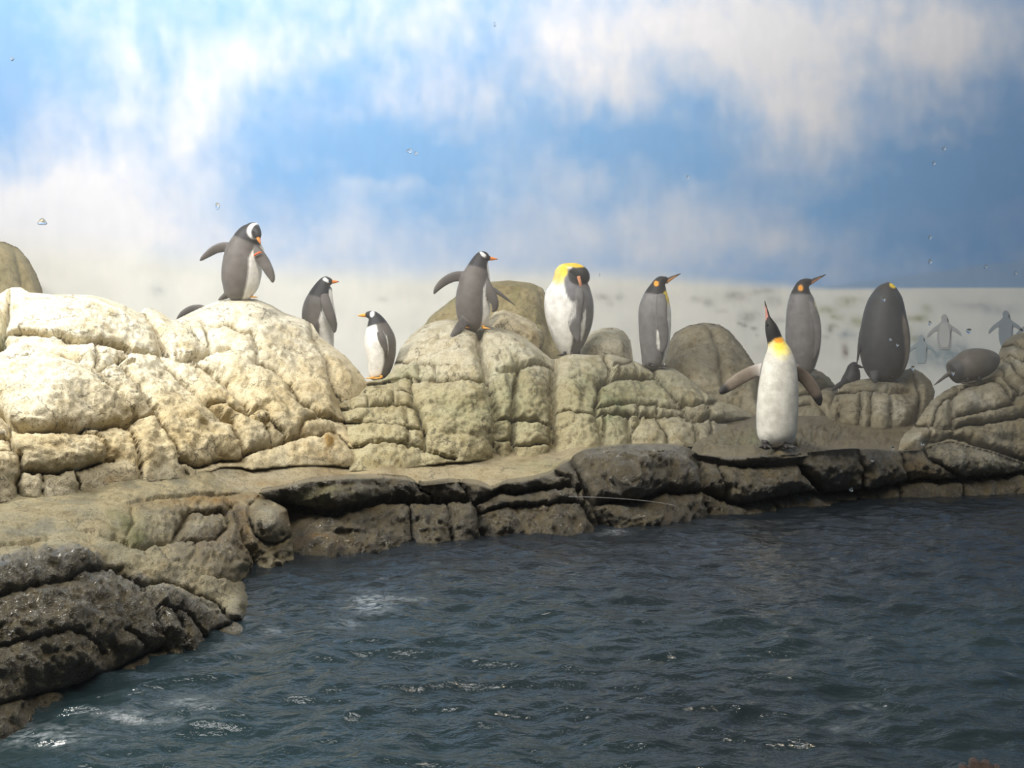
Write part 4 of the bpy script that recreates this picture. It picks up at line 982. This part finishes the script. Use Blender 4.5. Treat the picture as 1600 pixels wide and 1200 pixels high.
def foot_at(u, v, Y, size, yaw, mat, parent):
    """a webbed three toed foot resting at the pixel (u, v), toes pointing along yaw"""
    base = P(u, v, Y)
    bm = bmesh.new()
    def blob(a, b, ra, rb, seg=8):
        a = Vector(a); b = Vector(b); ax = (b - a)
        q = ax.to_track_quat('Z', 'Y').to_matrix()
        rings = []
        for t, r in ((0, ra * .5), (0.08, ra), (0.5, (ra + rb) / 2), (0.9, rb), (1.0, rb * .4)):
            ring = []
            for j in range(seg):
                an = 2 * math.pi * j / seg
                p = a + ax * t + q @ Vector((r * math.cos(an), r * math.sin(an), 0))
                p.z = max(p.z, 0.0)
                ring.append(bm.verts.new(p))
            rings.append(ring)
        for r0, r1 in zip(rings, rings[1:]):
            for j in range(seg): bm.faces.new((r0[j], r0[(j + 1) % seg], r1[(j + 1) % seg], r1[j]))
        bm.faces.new(rings[0]); bm.faces.new(rings[-1])
    s = size
    for an, L in ((-0.45, 0.85), (0.0, 1.0), (0.45, 0.85)):
        blob((0, 0, s * .12), (math.cos(an) * s * L, math.sin(an) * s * L, s * .07), s * .17, s * .10)
        blob((math.cos(an) * s * L * .95, math.sin(an) * s * L * .95, s * .08), (math.cos(an) * s * L * 1.2, math.sin(an) * s * L * 1.2, s * .02), s * .06, s * .02)
    web = [bm.verts.new(x) for x in ((0, 0, s * .10), (math.cos(.45) * s * .72, -math.sin(.45) * s * .72, s * .05), (s * .82, 0, s * .06), (math.cos(.45) * s * .72, math.sin(.45) * s * .72, s * .05))]
    bm.faces.new(web[:3]); bm.faces.new((web[0], web[2], web[3]))
    blob((-s * .15, 0, s * .1), (-s * .05, 0, s * .5), s * .18, s * .2)
    bmesh.ops.recalc_face_normals(bm, faces=bm.faces)
    bmesh.ops.rotate(bm, verts=bm.verts, cent=(0, 0, 0), matrix=Matrix.Rotation(yaw, 3, 'Z'))
    bmesh.ops.translate(bm, verts=bm.verts, vec=Vector(base))
    me = bpy.data.meshes.new('foot'); bm.to_mesh(me); bm.free()
    return link_mesh('foot', me, mat, parent)

def penguin(label, Y, kind, spine, belly, thr, head_t, foot_px, beak=None, eyes=(), extra=(), flippers=(), patches=(), feet=(), tail=None,
            ratio=0.95, throat=None, voxel=0.0075, group=None, feet_dy=0.0, back=None):
    """thr: [(t, threshold)] plumage edge along the spine; head_t: fraction where the dark head starts"""
    gent = kind == 'gentoo'
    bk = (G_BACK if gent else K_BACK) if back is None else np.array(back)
    hd = HEADK if gent else K_HEAD
    root = empty('penguin', P(foot_px[0], foot_px[1], Y + feet_dy))
    tag(root, label, 'penguin', group)
    bd = np.array(belly, float); bd /= np.linalg.norm(bd)
    parts, cols = [], []
    def body_color(p, t, n, is_head=False):
        u, v = proj(p)
        d = n @ bd
        th = np.interp(t, [x[0] for x in thr], [x[1] for x in thr])
        w = sstep(-0.06, 0.06, d - th)[:, None]
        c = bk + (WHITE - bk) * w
        if not gent:
            # thin black line between mantle and belly, golden upper breast
            ln_ = np.exp(-((d - th + 0.05) / 0.06) ** 2)[:, None]
            c = c + (np.array((0.03, 0.03, 0.03)) - c) * 0.8 * ln_
            g = (sstep(head_t - 0.16, head_t - 0.02, t) ** 1.5 * w[:, 0] * 0.85)[:, None]
            c = c + (YEL - c) * g
        if head_t < 1.5:
            h = sstep(head_t - 0.012, head_t + 0.012, t)[:, None] if not is_head else np.ones((len(p), 1))
            c = c + (hd - c) * h
        for pt in patches:
            e, colr, side = pt[0], np.array(pt[1]), pt[2] if len(pt) > 2 else 1
            q = ell(u, v, e)
            front = sstep(-0.1, 0.15, -(n @ CF)) if side else 1.0
            soft_ = pt[3] if len(pt) > 3 else 0.25
            m = (1 - sstep(1 - soft_, 1 + soft_, q)) * front
            if len(pt) > 4: m = m * sstep(1 - .15, 1 + .15, ell(u, v, pt[4]))
            c = c + (colr - c) * m[:, None]
        return c
    b = loft(spine, Y, ratio, 110, 80)
    parts.append(b); cols.append(body_color(b[0], b[2], b[3]))
    for ex in extra:
        e = loft(ex['spine'], Y, ex.get('ratio', 0.95), 40, 40)
        parts.append(e)
        if 'col' in ex:
            cols.append(np.tile(np.array(ex['col']), (len(e[0]), 1)) if not ex.get('patch') else body_color(e[0], e[2] * 0 + ex.get('t', 0.95), e[3], ex.get('head', False)))
        else:
            cols.append(body_color(e[0], e[2] * 0 + ex.get('t', 0.95), e[3], ex.get('head', True)))
    for fl in flippers:
        f = loft(fl['spine'], Y, n=40, m=28, thick=fl.get('thick', 0.016))
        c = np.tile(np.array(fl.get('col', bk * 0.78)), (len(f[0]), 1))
        t = f[2]
        rim = sstep(0.80, 0.98, np.abs((f[3] * np.cross(np.array([0, 1.0, 0]), np.array([0, 0, 1.0]))).sum(1))) * 0
        if 'root_col' in fl: c = c + (np.array(fl['root_col']) - c) * (1 - sstep(0.0, fl.get('root_t', 0.2), t))[:, None]
        if 'tip_col' in fl: c = c + (np.array(fl['tip_col']) - c) * sstep(fl.get('tip_t', 0.75), fl.get('tip_t', 0.75) + 0.12, t)[:, None]
        if 'edge_col' in fl:
            u, v = proj(f[0])
            s = f[3] @ np.array((1.0, 0, 0)) * fl.get('edge_side', 1)
            c = c + (np.array(fl['edge_col']) - c) * sstep(0.80, 0.92, s)[:, None]
        for pt in patches:
            if len(pt) > 5 and pt[5]:
                pass
        parts.append(f); cols.append(c)
    if tail:
        f = loft(tail, Y, n=24, m=20, thick=0.014)
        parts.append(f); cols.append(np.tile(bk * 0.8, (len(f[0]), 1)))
    me = poly_mesh(parts, voxel)
    set_color(me, 'tint', np.clip(transfer(me, parts, cols), 0, 1))
    me.name = 'body'
    link_mesh('body', me, M['feather'], root)
    if beak:
        f = loft(beak['spine'], Y, 0.75, 26, 16)
        t = f[2]; c = np.tile(np.array(beak['col']), (len(t), 1))
        if 'low' in beak:
            up = np.array(beak.get('up', (0, 0, 1.0)))
            s = f[3] @ up
            m = sstep(0.15, -0.15, s) * sstep(0.0, 0.05, t) * (1 - sstep(0.62, 0.8, t))
            c = c + (np.array(beak['low']) - c) * m[:, None]
        if 'tip' in beak: c = c + (np.array(beak['tip']) - c) * sstep(0.7, 0.9, t)[:, None]
        simple_part('beak', f[0], f[1], c, M['feather'], root)
    for e in eyes: eye_at(e[0], e[1], Y + e[2], e[3], root)
    for ft in feet: foot_at(ft[0], ft[1], Y + ft[2], ft[3], ft[4], M['orange_foot'] if gent else M['black_foot'], root)
    return root

OB = (0.80, 0.24, 0.04)
# gentoo on the top of the left mound
g1 = penguin('gentoo penguin with both flippers out standing atop the pale left mound, head bowed', 8.55, 'gentoo',
    [(374, 467, 15), (374, 462, 20.5), (374, 455, 24), (376, 440, 29), (378, 420, 30.5), (379, 402, 28.5), (381, 390, 25.5), (385, 378, 22), (390, 367, 18.5), (395, 358, 13.5), (398, 351, 8), (399, 348, 3)],
    (0.92, 0.38, 0), [(0, .2), (.5, .2), (.62, .35), (.75, .6), (1, .6)], 0.74, (374, 466),
    extra=[dict(spine=[(392, 358, 10, -.02), (398, 361, 9.5, -.06), (402, 367, 7, -.09), (404, 372, 4, -.10)], head=True, t=0.95),
           dict(spine=[(398, 384, 10, .03), (404, 395, 9, .04), (402, 415, 8, .04), (398, 440, 6, .03)], col=WHITE)],
    beak=dict(spine=[(402.5, 370, 3.2, -.10), (404.5, 375, 2.4, -.115), (407, 381, .8, -.12)], col=OB, tip=(.4, .1, .03)), eyes=[(396, 362, -.125, 1.0), (406.5, 362, -.09, 1.0)],
    patches=[((399.5, 361, 13.5, 13), (.88, .88, .86), 1, .12, (402, 362.5, 9.5, 10.5)), ((402, 361, 8, 10.5), HEADK, 1, .15)],
    flippers=[dict(spine=[(364, 388, 8, .0), (352, 386, 8, 0), (338, 389, 7.2, .0), (325, 397, 5.5, .0), (316, 404, 3.2, .0), (312, 408, 1, .0)]),
              dict(spine=[(397, 386, 7, -.06), (404, 396, 8.5, -.08), (413, 410, 9, -.09), (421, 425, 7.5, -.1), (425.5, 436, 4.5, -.1), (426, 442, 1.5, -.1)])],
    tail=[(362, 455, 7, .02), (353, 462, 5.5, .02), (346, 466, 3.5, .0), (341, 469, 1, -.02)], feet=[(366, 465, -.05, .055, 0.6), (391, 465, -.02, .055, 0.3)])
bnd = loft([(397, 399.5, 1.3, -.112), (400, 397, 1.4, -.118), (404, 395, 1.4, -.118), (408, 394, 1.3, -.105)], 8.55, 1.0, 16, 10)
o = simple_part('flipper_band', bnd[0], bnd[1], None, M['band'], g1); o['label'] = 'orange band on the right flipper'

penguin('penguin hidden behind the left mound, only a dark flipper showing', 8.95, 'gentoo',
    [(318, 512, 8), (330, 508, 15), (350, 506, 17), (375, 506, 16), (395, 504, 10), (402, 503, 5)], (0, .3, -1), [(0, .3), (1, .3)], 0.8, (350, 520),
    flippers=[dict(spine=[(322, 484, 4.5, -.02), (312, 481, 5.5, -.02), (298, 483, 5.6, -.02), (286, 490, 4.8, -.02), (279, 496, 2.5, -.02), (275, 500, .8, -.02)])], voxel=0.009)

penguin('gentoo penguin with orange bill facing right, half hidden behind the left mound', 8.95, 'gentoo',
    [(510, 560, 8), (509, 545, 12), (507, 532, 15), (503, 518, 20), (499.5, 505, 25), (498, 492, 26), (498.5, 478, 24), (501, 465, 20), (504, 454, 16), (507, 446, 12.5), (510.5, 441, 10), (515, 440, 6.5), (519, 440, 3.5)],
    (1, .05, 0), [(0, -.1), (.45, .12), (.55, .3), (.66, .66), (1, .66)], 0.73, (508, 556), eyes=[(514, 439, -.055, 1.0)],
    beak=dict(spine=[(517.5, 440.5, 3.2), (523, 440.3, 2.3), (529.5, 440, .7)], col=OB, tip=(.35, .1, .03)),
    patches=[((509.5, 437.5, 6, 2.6, 38), (.88, .88, .86), 1, .15), ((518, 468, 3.6, 17, -8), WHITE, 0, .2), ((504, 512, 4.5, 34, 4), WHITE, 1, .2)],
    flippers=[dict(spine=[(507, 460, 6.5, -.13), (510, 475, 8.2, -.15), (516, 492, 8, -.16), (521, 506, 6, -.15), (522.5, 516, 3.6, -.14), (522, 520, 1.2, -.14)])],
    feet=[(504, 556, -.06, .055, .3), (514, 556, -.02, .055, .2)])

penguin('small gentoo penguin facing left between the mound and the block wall', 8.5, 'gentoo',
    [(592, 593, 8), (591, 588, 14), (592, 580, 17), (594.5, 566, 20.5), (595, 550, 23.5), (593.5, 532, 24.5), (591, 517, 20.5), (588.5, 506, 15.5), (585, 498, 11.5), (581, 493.5, 8.5), (576, 492, 6), (571, 492, 3.2)],
    (-.9, -.38, 0), [(0, .0), (.35, .05), (.6, .28), (.72, .34), (.8, .34), (1, .34)], 0.755, (590, 592), eyes=[(577, 490, -.05, 1.0)],
    beak=dict(spine=[(573, 492.5, 3.2), (567, 492.8, 2.5), (559, 493.2, .7)], col=(.82, .36, .05)),
    patches=[((581.5, 490.5, 3.4, 5.2, 15), (.9, .9, .88), 1, .15), ((604, 536, 1.6, 13, -6), WHITE, 1, .2)],
    flippers=[dict(spine=[(594, 518, 5, -.12), (598, 530, 6.5, -.14), (602, 542, 5.2, -.14), (604, 551, 3, -.13), (604.5, 556, 1, -.12)], edge_col=(.8, .79, .76), edge_side=1, thick=.02)],
    tail=[(604, 578, 6, .03), (605, 586, 4, .04), (602, 592, 2, .05)], feet=[(584, 592, -.06, .06, math.pi * 1.1), (595, 592, -.09, .06, math.pi * 1.15)])

penguin('gentoo penguin holding its left flipper out on the middle block wall, bill to the right', 8.95, 'gentoo',
    [(741, 514, 15), (740.5, 508, 21), (740, 500, 24), (739.5, 488, 26.5), (739, 470, 27.3), (740.5, 453, 26), (742.5, 440, 23.5), (745, 428, 20.5), (747.5, 418, 17), (750, 409, 13.5), (753, 402.5, 10.5), (757, 401, 8), (762, 403, 5.2), (766, 404, 3.2)],
    (.92, .40, 0), [(0, .22), (.5, .22), (.6, .45), (.7, .72), (1, .72)], 0.75, (740, 513), eyes=[(759, 401.5, -.05, 1.0)],
    beak=dict(spine=[(764.5, 404, 3.2), (770, 404.3, 2.4), (777.5, 405, .7)], col=OB, tip=(.5, .2, .05)),
    patches=[((755, 398.2, 6.5, 2.7, 42), (.9, .9, .88), 1, .15), ((765, 424, 3.2, 14, -10), WHITE, 0, .2)],
    flippers=[dict(spine=[(730, 432, 8, .0), (716, 431.5, 8, 0), (703, 435, 7.6, 0), (691, 442.5, 6.5, 0), (682, 452, 4.4, 0), (678, 459.5, 1.3, 0)]),
              dict(spine=[(757, 436, 7, -.06), (761, 448, 8.5, -.09), (768, 462, 8.5, -.1), (773, 473, 6.5, -.1), (773, 482, 5, -.09), (769, 487.5, 1.5, -.08)])],
    tail=[(729, 498, 9, -.08), (718, 511, 7.5, -.22), (708, 523, 4.5, -.30), (699, 534, 1, -.34)], feet=[(726, 513, -.06, .06, -1.0), (756, 514, -.08, .06, -.7)])

penguin('penguin hidden behind the flipper spreading gentoo, only its thin flipper tip showing', 9.35, 'gentoo',
    [(742, 505, 8), (742, 490, 14), (742, 470, 15), (742, 452, 12), (743, 442, 6)], (.3, 1, 0), [(0, .4), (1, .4)], 2.0, (742, 508),
    flippers=[dict(spine=[(752, 452, 6, .0), (768, 452, 4.5, .0), (781, 459, 3.2, .0), (793, 468, 2.2, .0), (806, 478, .8, .0)])], voxel=0.009)

penguin('king penguin preening with its head tucked over its shoulder above the middle wall', 9.3, 'king',
    [(889, 560, 8), (889, 553, 13), (889, 545, 18.5), (889.5, 535, 24.5), (890, 518, 31.5), (890, 500, 36.5), (889, 482, 38.5), (888, 465, 37.5), (888, 451, 33.5), (887, 440, 27), (885, 430, 21.5), (883, 422, 16.5), (883, 417, 10), (884, 415, 4)],
    (-.72, -.68, 0), [(0, .6), (.3, .55), (.6, .46), (.75, .42), (1, .3)], 2.0, (889, 556), eyes=[(900, 421.5, -.14, 1.3)],
    extra=[dict(spine=[(880, 421, 9, -.02), (890, 421, 10, -.06), (900, 423, 11.5, -.08), (908, 429, 12.5, -.09), (911, 436, 10.5, -.09), (909, 443, 6, -.08)], head=True, t=.95)],
    beak=dict(spine=[(904, 432, 2.8, -.165), (906.5, 442, 2.4, -.16), (909, 454, .8, -.14)], col=(.75, .33, .18), tip=(.25, .15, .12)),
    patches=[((873, 427, 15, 17), (.84, .62, .16), 0, .9), ((893, 446, 11, 26, -8), (.16, .16, .17), 1, .25), ((905, 430, 17.5, 15.5), K_HEAD, 1, .12), ((897, 413.5, 19, 4.2, 4), (.85, .56, .05), 0, .3), ((881, 423, 6, 9), YEL, 1, .6), ((911.5, 508, 3.2, 24, 8), WHITE, 1, .2)],  # grey shoulder ellipse paints in the shadow under the tucked head
    flippers=[dict(spine=[(905, 452, 7, -.18), (903, 468, 9.5, -.2), (900, 485, 10, -.2), (898, 502, 9.5, -.2), (900, 518, 7.5, -.19), (902.5, 529, 4.5, -.18), (904, 536, 1.2, -.17)])],
    tail=[(900, 545, 7, .05), (902, 556, 5, .06), (903, 563, 2, .06)], feet=[(882, 556, -.1, .08, -2.2), (894, 557, -.12, .08, -1.8)])

penguin('king penguin in profile with its bill raised right, left of the tan boulder', 9.35, 'king',
    [(1022, 576, 9), (1022, 570, 15), (1022, 562, 18.5), (1022.5, 547, 21.5), (1023, 527, 24), (1023, 502, 25.3), (1023, 483, 24.8), (1024.5, 467, 21), (1026.5, 456, 16.5), (1028.5, 448.5, 12.8), (1031, 442.5, 10.3), (1034.5, 439, 8.4), (1039, 437, 5.5), (1043, 435.5, 3.5)],
    (.93, .35, 0), [(0, .3), (.6, .26), (.72, .4), (.8, .5), (1, .6)], 0.76, (1022, 574), eyes=[(1036, 437, -.05, .9)],
    beak=dict(spine=[(1040, 440, 4.2), (1046, 436.3, 3.2), (1054, 432, 2), (1063.5, 427.5, .6)], col=(.045, .04, .04), low=(.85, .38, .12), up=(-.5, 0, .86)),
    patches=[((1025.5, 443, 3.8, 4.4), ORA, 1, .2), ((1028.5, 531, 2.8, 16, -3), WHITE, 1, .2), ((1042, 462, 6, 8), YEL, 0, .4)],
    flippers=[dict(spine=[(1033, 460, 6.5, -.12), (1034, 475, 8.5, -.155), (1034, 492, 8.2, -.17), (1036, 510, 8.2, -.17), (1037.5, 527, 7.5, -.165), (1037, 540, 5.5, -.15), (1035, 550.5, 1.8, -.13)])],
    tail=[(1009, 552, 7, -.02), (1007, 563, 5, -.03), (1006, 573, 2, -.03)], feet=[(1016, 573, -.08, .08, .2), (1030, 573, -.05, .08, .3)])

penguin('king penguin at front facing the pool with flippers spread and bill pointing up', 7.4, 'king',
    [(1213, 697, 12), (1213, 694, 20), (1213, 689, 25), (1213, 678, 30), (1213.5, 655, 31.8), (1214.5, 630, 31.8), (1216, 602, 30.3), (1217, 582, 27.8), (1217, 565, 24.8), (1216, 551, 20), (1214, 541, 15.5), (1211, 532, 12.3), (1208, 522, 11.2), (1205, 512, 9.6), (1202.5, 504, 7), (1201, 498, 4.5), (1200, 494, 3)],
    (0, -1, 0), [(0, .02), (.6, -.02), (.75, .05), (1, .1)], 0.815, (1213, 702), eyes=[(1198.5, 507, -.03, 1.2), (1207, 506, -.02, 1.2)],
    beak=dict(spine=[(1200.5, 501, 4.4), (1199, 491, 3), (1197, 481, 1.8), (1195, 470, .6)], col=(.05, .04, .04), low=(.62, .28, .24), up=(1, 0, 0.2)),
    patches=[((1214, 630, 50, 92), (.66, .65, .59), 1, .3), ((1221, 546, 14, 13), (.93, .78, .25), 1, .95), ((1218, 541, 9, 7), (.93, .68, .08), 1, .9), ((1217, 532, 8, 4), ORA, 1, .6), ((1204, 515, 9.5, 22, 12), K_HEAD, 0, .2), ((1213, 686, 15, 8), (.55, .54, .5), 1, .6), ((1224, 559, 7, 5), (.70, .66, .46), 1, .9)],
    extra=[dict(spine=[(1197, 684, 5, -.02), (1197, 692, 7, -.05), (1197, 700, 8, -.07)], col=(.03, .028, .028)), dict(spine=[(1226, 684, 5, -.02), (1226, 692, 7, -.05), (1226, 700, 8, -.07)], col=(.03, .028, .028)), dict(spine=[(1211, 690, 5, .0), (1211, 700, 6, .02)], col=(.03, .028, .028))],
    flippers=[dict(spine=[(1194, 574, 8, .06), (1182, 579, 10, .07), (1168, 585, 10.5, .07), (1152, 594, 10, .06), (1139, 603, 8.8, .05), (1130, 610, 6.5, .04), (1125, 615, 2.5, .04)], col=INNER, root_col=(.55, .52, .48), root_t=.35, tip_col=(.02, .02, .02), tip_t=.74),
              dict(spine=[(1241, 577, 8, .06), (1250, 584, 10, .07), (1260, 593, 10.5, .07), (1269, 605, 10, .06), (1276, 617, 8.5, .05), (1279.5, 627, 6, .05), (1281, 634, 2, .05)], col=(.15, .12, .095), tip_col=(.02, .02, .02), tip_t=.72)],
    tail=[(1211, 690, 7, .06), (1210, 697, 6, .07), (1210, 702, 4, .08)], feet=[(1196, 699, -.10, .10, -1.85), (1227, 699, -.10, .10, -1.3)])

penguin('king penguin with raised bill standing right behind the front king penguin', 9.95, 'king',
    [(1257, 584, 9), (1257, 578, 14), (1256.5, 570, 18), (1255.5, 556, 23), (1255, 540, 26), (1255, 520, 27), (1254.5, 502, 26), (1253, 486, 23.5), (1252, 472, 20.5), (1251.5, 461, 16.5), (1252.5, 453, 12.8), (1255, 446.5, 10.8), (1259, 442.5, 8.2), (1264, 440, 5.3), (1267.5, 438.5, 3.4)],
    (.72, .70, 0), [(0, .66), (.6, .58), (.75, .58), (1, .7)], 0.80, (1257, 581), eyes=[(1260, 441, -.055, .9)],
    beak=dict(spine=[(1265, 441.5, 4.2), (1272, 438, 3.2), (1280, 434, 2), (1290, 429, .6)], col=(.045, .04, .04), low=(.8, .34, .16), up=(-.5, 0, .86)),
    patches=[((1251, 450, 4, 4.8), ORA, 1, .2), ((1276, 478, 3, 18, -9), (.9, .86, .55), 0, .25)],
    flippers=[dict(spine=[(1264, 474, 6, -.11), (1270, 488, 7.5, -.135), (1274, 505, 8, -.14), (1275.5, 525, 7.8, -.14), (1274, 543, 6.5, -.13), (1271, 557, 4, -.11), (1268, 564, 1.3, -.10)])],
    tail=[(1248, 568, 6, -.06), (1246, 575, 4, -.08)], feet=[(1251, 580, -.08, .08, .5), (1264, 579, -.06, .08, .3)])

penguin('large dark king penguin seen from behind on the blocky right rock, head bent away', 9.6, 'king',
    [(1382, 597, 10), (1382, 592, 20), (1382, 585, 26), (1382, 572, 32), (1382, 555, 36), (1382, 535, 37.5), (1382, 515, 36), (1382, 496, 32.5), (1383, 480, 29), (1384.5, 466, 24.5), (1385.5, 456, 19), (1386.5, 448.5, 13.5), (1387, 444, 8), (1387, 441.5, 3)],
    (.25, 1, 0), [(0, .8), (1, .8)], 2.0, (1382, 593), back=(.050, .052, .056),
    patches=[((1386, 446, 16, 6.5), (.05, .045, .045), 0, .2), ((1395, 446, 5.5, 3.8, 30), YEL, 0, .3)],
    flippers=[dict(spine=[(1356, 500, 6, .0), (1348, 518, 5, -.01), (1344, 535, 3.5, -.01), (1341.5, 552, 2.4, -.01), (1338.5, 570, 1, -.01)], thick=.012),
              dict(spine=[(1404, 488, 6, -.12), (1409, 508, 8.5, -.17), (1412, 533, 9, -.18), (1413, 556, 7.5, -.16), (1411, 572, 4.5, -.14), (1408, 582, 1.3, -.12)], col=(.115, .10, .085))],
    tail=[(1366, 580, 8, -.22), (1366, 590, 6, -.25), (1368, 598, 3, -.26)], feet=[(1372, 593, -.12, .085, 1.2), (1394, 592, -.12, .085, 1.0)])

penguin('small black penguin crouching low behind the blocky right rock', 9.9, 'gentoo',
    [(1316, 612, 6), (1322, 604, 11), (1327, 597, 13), (1331, 589, 12.8), (1332.5, 581, 11), (1333.5, 574.5, 9), (1336, 570.5, 6), (1339.5, 570, 3)],
    (.6, 1, 0), [(0, .5), (1, .6)], 0.7, (1325, 606), beak=dict(spine=[(1339, 572, 3), (1343.5, 573, 2.3), (1349, 574.5, .7)], col=(.05, .04, .04)), eyes=[(1339, 570, -.04, .9)],
    flippers=[dict(spine=[(1324, 594, 5, -.09), (1317, 599, 5.2, -.1), (1310, 603, 4.5, -.1), (1304, 607, 3.2, -.1), (1299, 611, 1, -.1)])], back=(.03, .03, .032), feet=[(1326, 606, -.08, .06, .3)])

penguin('brown grey penguin hunched over with head tucked on the right rock heap', 9.3, 'king',
    [(1486, 586, 11), (1489, 584.5, 17), (1495, 581, 21), (1505, 577, 24), (1517, 572, 26.5), (1531, 568, 25), (1543, 564, 20.5), (1552, 560.5, 14.5), (1558, 558, 8), (1560.5, 557, 3)],
    (.35, .1, -1), [(0, .75), (1, .72)], 2.0, (1520, 597), back=(.115, .105, .09),
    patches=[((1490, 585, 16, 22, 20), (.055, .055, .058), 0, .5)],
    extra=[dict(spine=[(1526, 590, 8, .02), (1540, 585, 11, .03), (1556, 586, 10, .04), (1566, 592, 6, .04)], col=(.5, .45, .33))],
    flippers=[dict(spine=[(1486, 582, 4, -.02), (1477, 588, 3, -.02), (1467, 596, 2, -.02), (1458, 603, .8, -.02)], thick=.014)], feet=[(1512, 597, -.12, .08, -2.4), (1530, 595, -.12, .08, -2.0)])

# ------------------------------------------------------------------ small things
l = loft([(888, 776, .42, 0), (930, 777, .42, 0), (980, 780, .42, 0), (1020, 784, .42, 0), (1056, 790, .42, 0)], 6.0, 1.0, 40, 8)
lo = simple_part('nylon_line', l[0], l[1], None, M['line'], None)
tag(lo, 'thin pale line stretched low across the big wet boulder', 'line')

# ------------------------------------------------------------------ the viewing window with its water drops
win = plain_wall('window_1', -1.6, 1.6, 1.34, 1.36, -0.3, 2.6, None, M['glass'], 'large clear viewing window in front of the pool')
DROPS = [(340, 322, 4.2, 1.6), (66, 347, 6.0, .7), (1475, 232, 3.2, 1.2), (1459, 255, 3.0, 1.2), (1453, 371, 3.0, 1.3), (1453, 409, 3.2, 1.2), (1540, 417, 2.8, 1.2), (1587, 427, 2.6, 1.2),
         (1514, 517, 4.0, 1.0), (1453, 505, 3.0, 1.4), (1426, 575, 3.4, 1.3), (1381, 468, 2.8, 1.2), (1391, 530, 2.4, 1.3), (1402, 539, 2.4, 1.2), (1489, 583, 3.0, 1.6), (773, 38, 2.4, 2.0), (19, 92, 3.0, 1.0), (937, 430, 1.6, 3.0),
         (640, 236, 4, .8), (650, 240, 3, .8), (1075, 277, 2.5, 1.5), (1441, 693, 3.0, 1.2), (1395, 700, 2.6, 1.2), (1363, 719, 2.4, 1.2), (1330, 765, 3.0, 1.0)]
for (a, b, r, asp) in DROPS:
    bm = bmesh.new(); bmesh.ops.create_uvsphere(bm, u_segments=14, v_segments=9, radius=1)
    s = r * 1.34 / F
    c = P(a, b, 1.3405)
    for q in bm.verts:
        x, y, z = q.co
        wob = 1 + 0.15 * math.sin(3 * math.atan2(z, x) + a)
        q.co = Vector((c[0] + x * s * wob / math.sqrt(asp), c[1] + min(y, 0.25) * s * 0.45, c[2] + z * s * wob * math.sqrt(asp) - 0.15 * s * (1 - abs(z))))
    me = bpy.data.meshes.new('water_drop'); bm.to_mesh(me); bm.free()
    link_mesh('water_drop', me, M['drop'], win)

# ------------------------------------------------------------------ a visitor's hand at the lower edge
def hand():
    Y = 1.12
    root = tag(empty('person', P(1530, 1330, Y)), 'raised bare hand of a visitor at the bottom right edge, fingertips up', 'person')
    parts = [loft([(1530, 1480, 26), (1530, 1400, 23), (1530, 1345, 20), (1530, 1320, 24), (1530, 1290, 30), (1530, 1262, 31), (1530, 1240, 27), (1530, 1228, 15)], Y, .55, 40, 32)]
    tips = [(1504, 1193, 1512, 1248, 7.2), (1521, 1183, 1524, 1243, 7.8), (1540, 1186, 1537, 1243, 7.6), (1557, 1193, 1550, 1250, 6.6)]
    for (tu, tv, bu, bv, w) in tips:
        mu, mv = (tu * .45 + bu * .55), (tv * .45 + bv * .55)
        parts.append(loft([(bu, bv + 16, w * .9, .012), (bu, bv, w * 1.05, .006), (mu, mv, w * 1.0, -.012), (tu * .8 + bu * .2, tv * .8 + bv * .2, w * .98, -.006), (tu, tv + 6, w * .92, .006), (tu, tv + 1.5, w * .6, .01)], Y, .9, 30, 20))
    parts.append(loft([(1512, 1300, 9, -.01), (1500, 1284, 9.5, -.02), (1491, 1266, 8.5, -.025), (1488, 1248, 8, -.03), (1488, 1236, 5, -.03)], Y, .9, 30, 20))
    me = poly_mesh(parts, .0016); me.name = 'hand'
    link_mesh('hand', me, M['skin'], root)
    for (tu, tv, bu, bv, w) in tips:
        n = loft([(tu, tv + 2.5, w * .5, -.004), (tu, tv + 6, w * .62, -.0065), (tu + (bu - tu) * .12, tv + 13, w * .6, -.0075)], Y, .25, 12, 12)
        simple_part('fingernail', n[0], n[1], None, M['nail'], root)
hand()

# ------------------------------------------------------------------ mist volume added for the veil of glare on the window
def haze():
    k = NT('added_haze')
    sc = k.add('ShaderNodeVolumeScatter')
    sc.inputs['Color'].default_value = (1.0, 0.97, 0.92, 1); sc.inputs['Density'].default_value = 0.075; sc.inputs['Anisotropy'].default_value = 0.35
    k.ln(sc.outputs[0], k.out.inputs[1])
    bm = bmesh.new(); bmesh.ops.create_cube(bm, size=1)
    for q in bm.verts:
        q.co = Vector((-8.5 if q.co.x < 0 else 8.5, 7.0 if q.co.y < 0 else 12.5, 0.32 if q.co.z < 0 else 5.2))
    me = bpy.data.meshes.new('haze'); bm.to_mesh(me); bm.free()
    tag(link_mesh('haze', me, k.m, smooth=False), 'thin pale mist added over the rocks and the snow field for the veil of window glare', 'haze', kind='stuff')
haze()
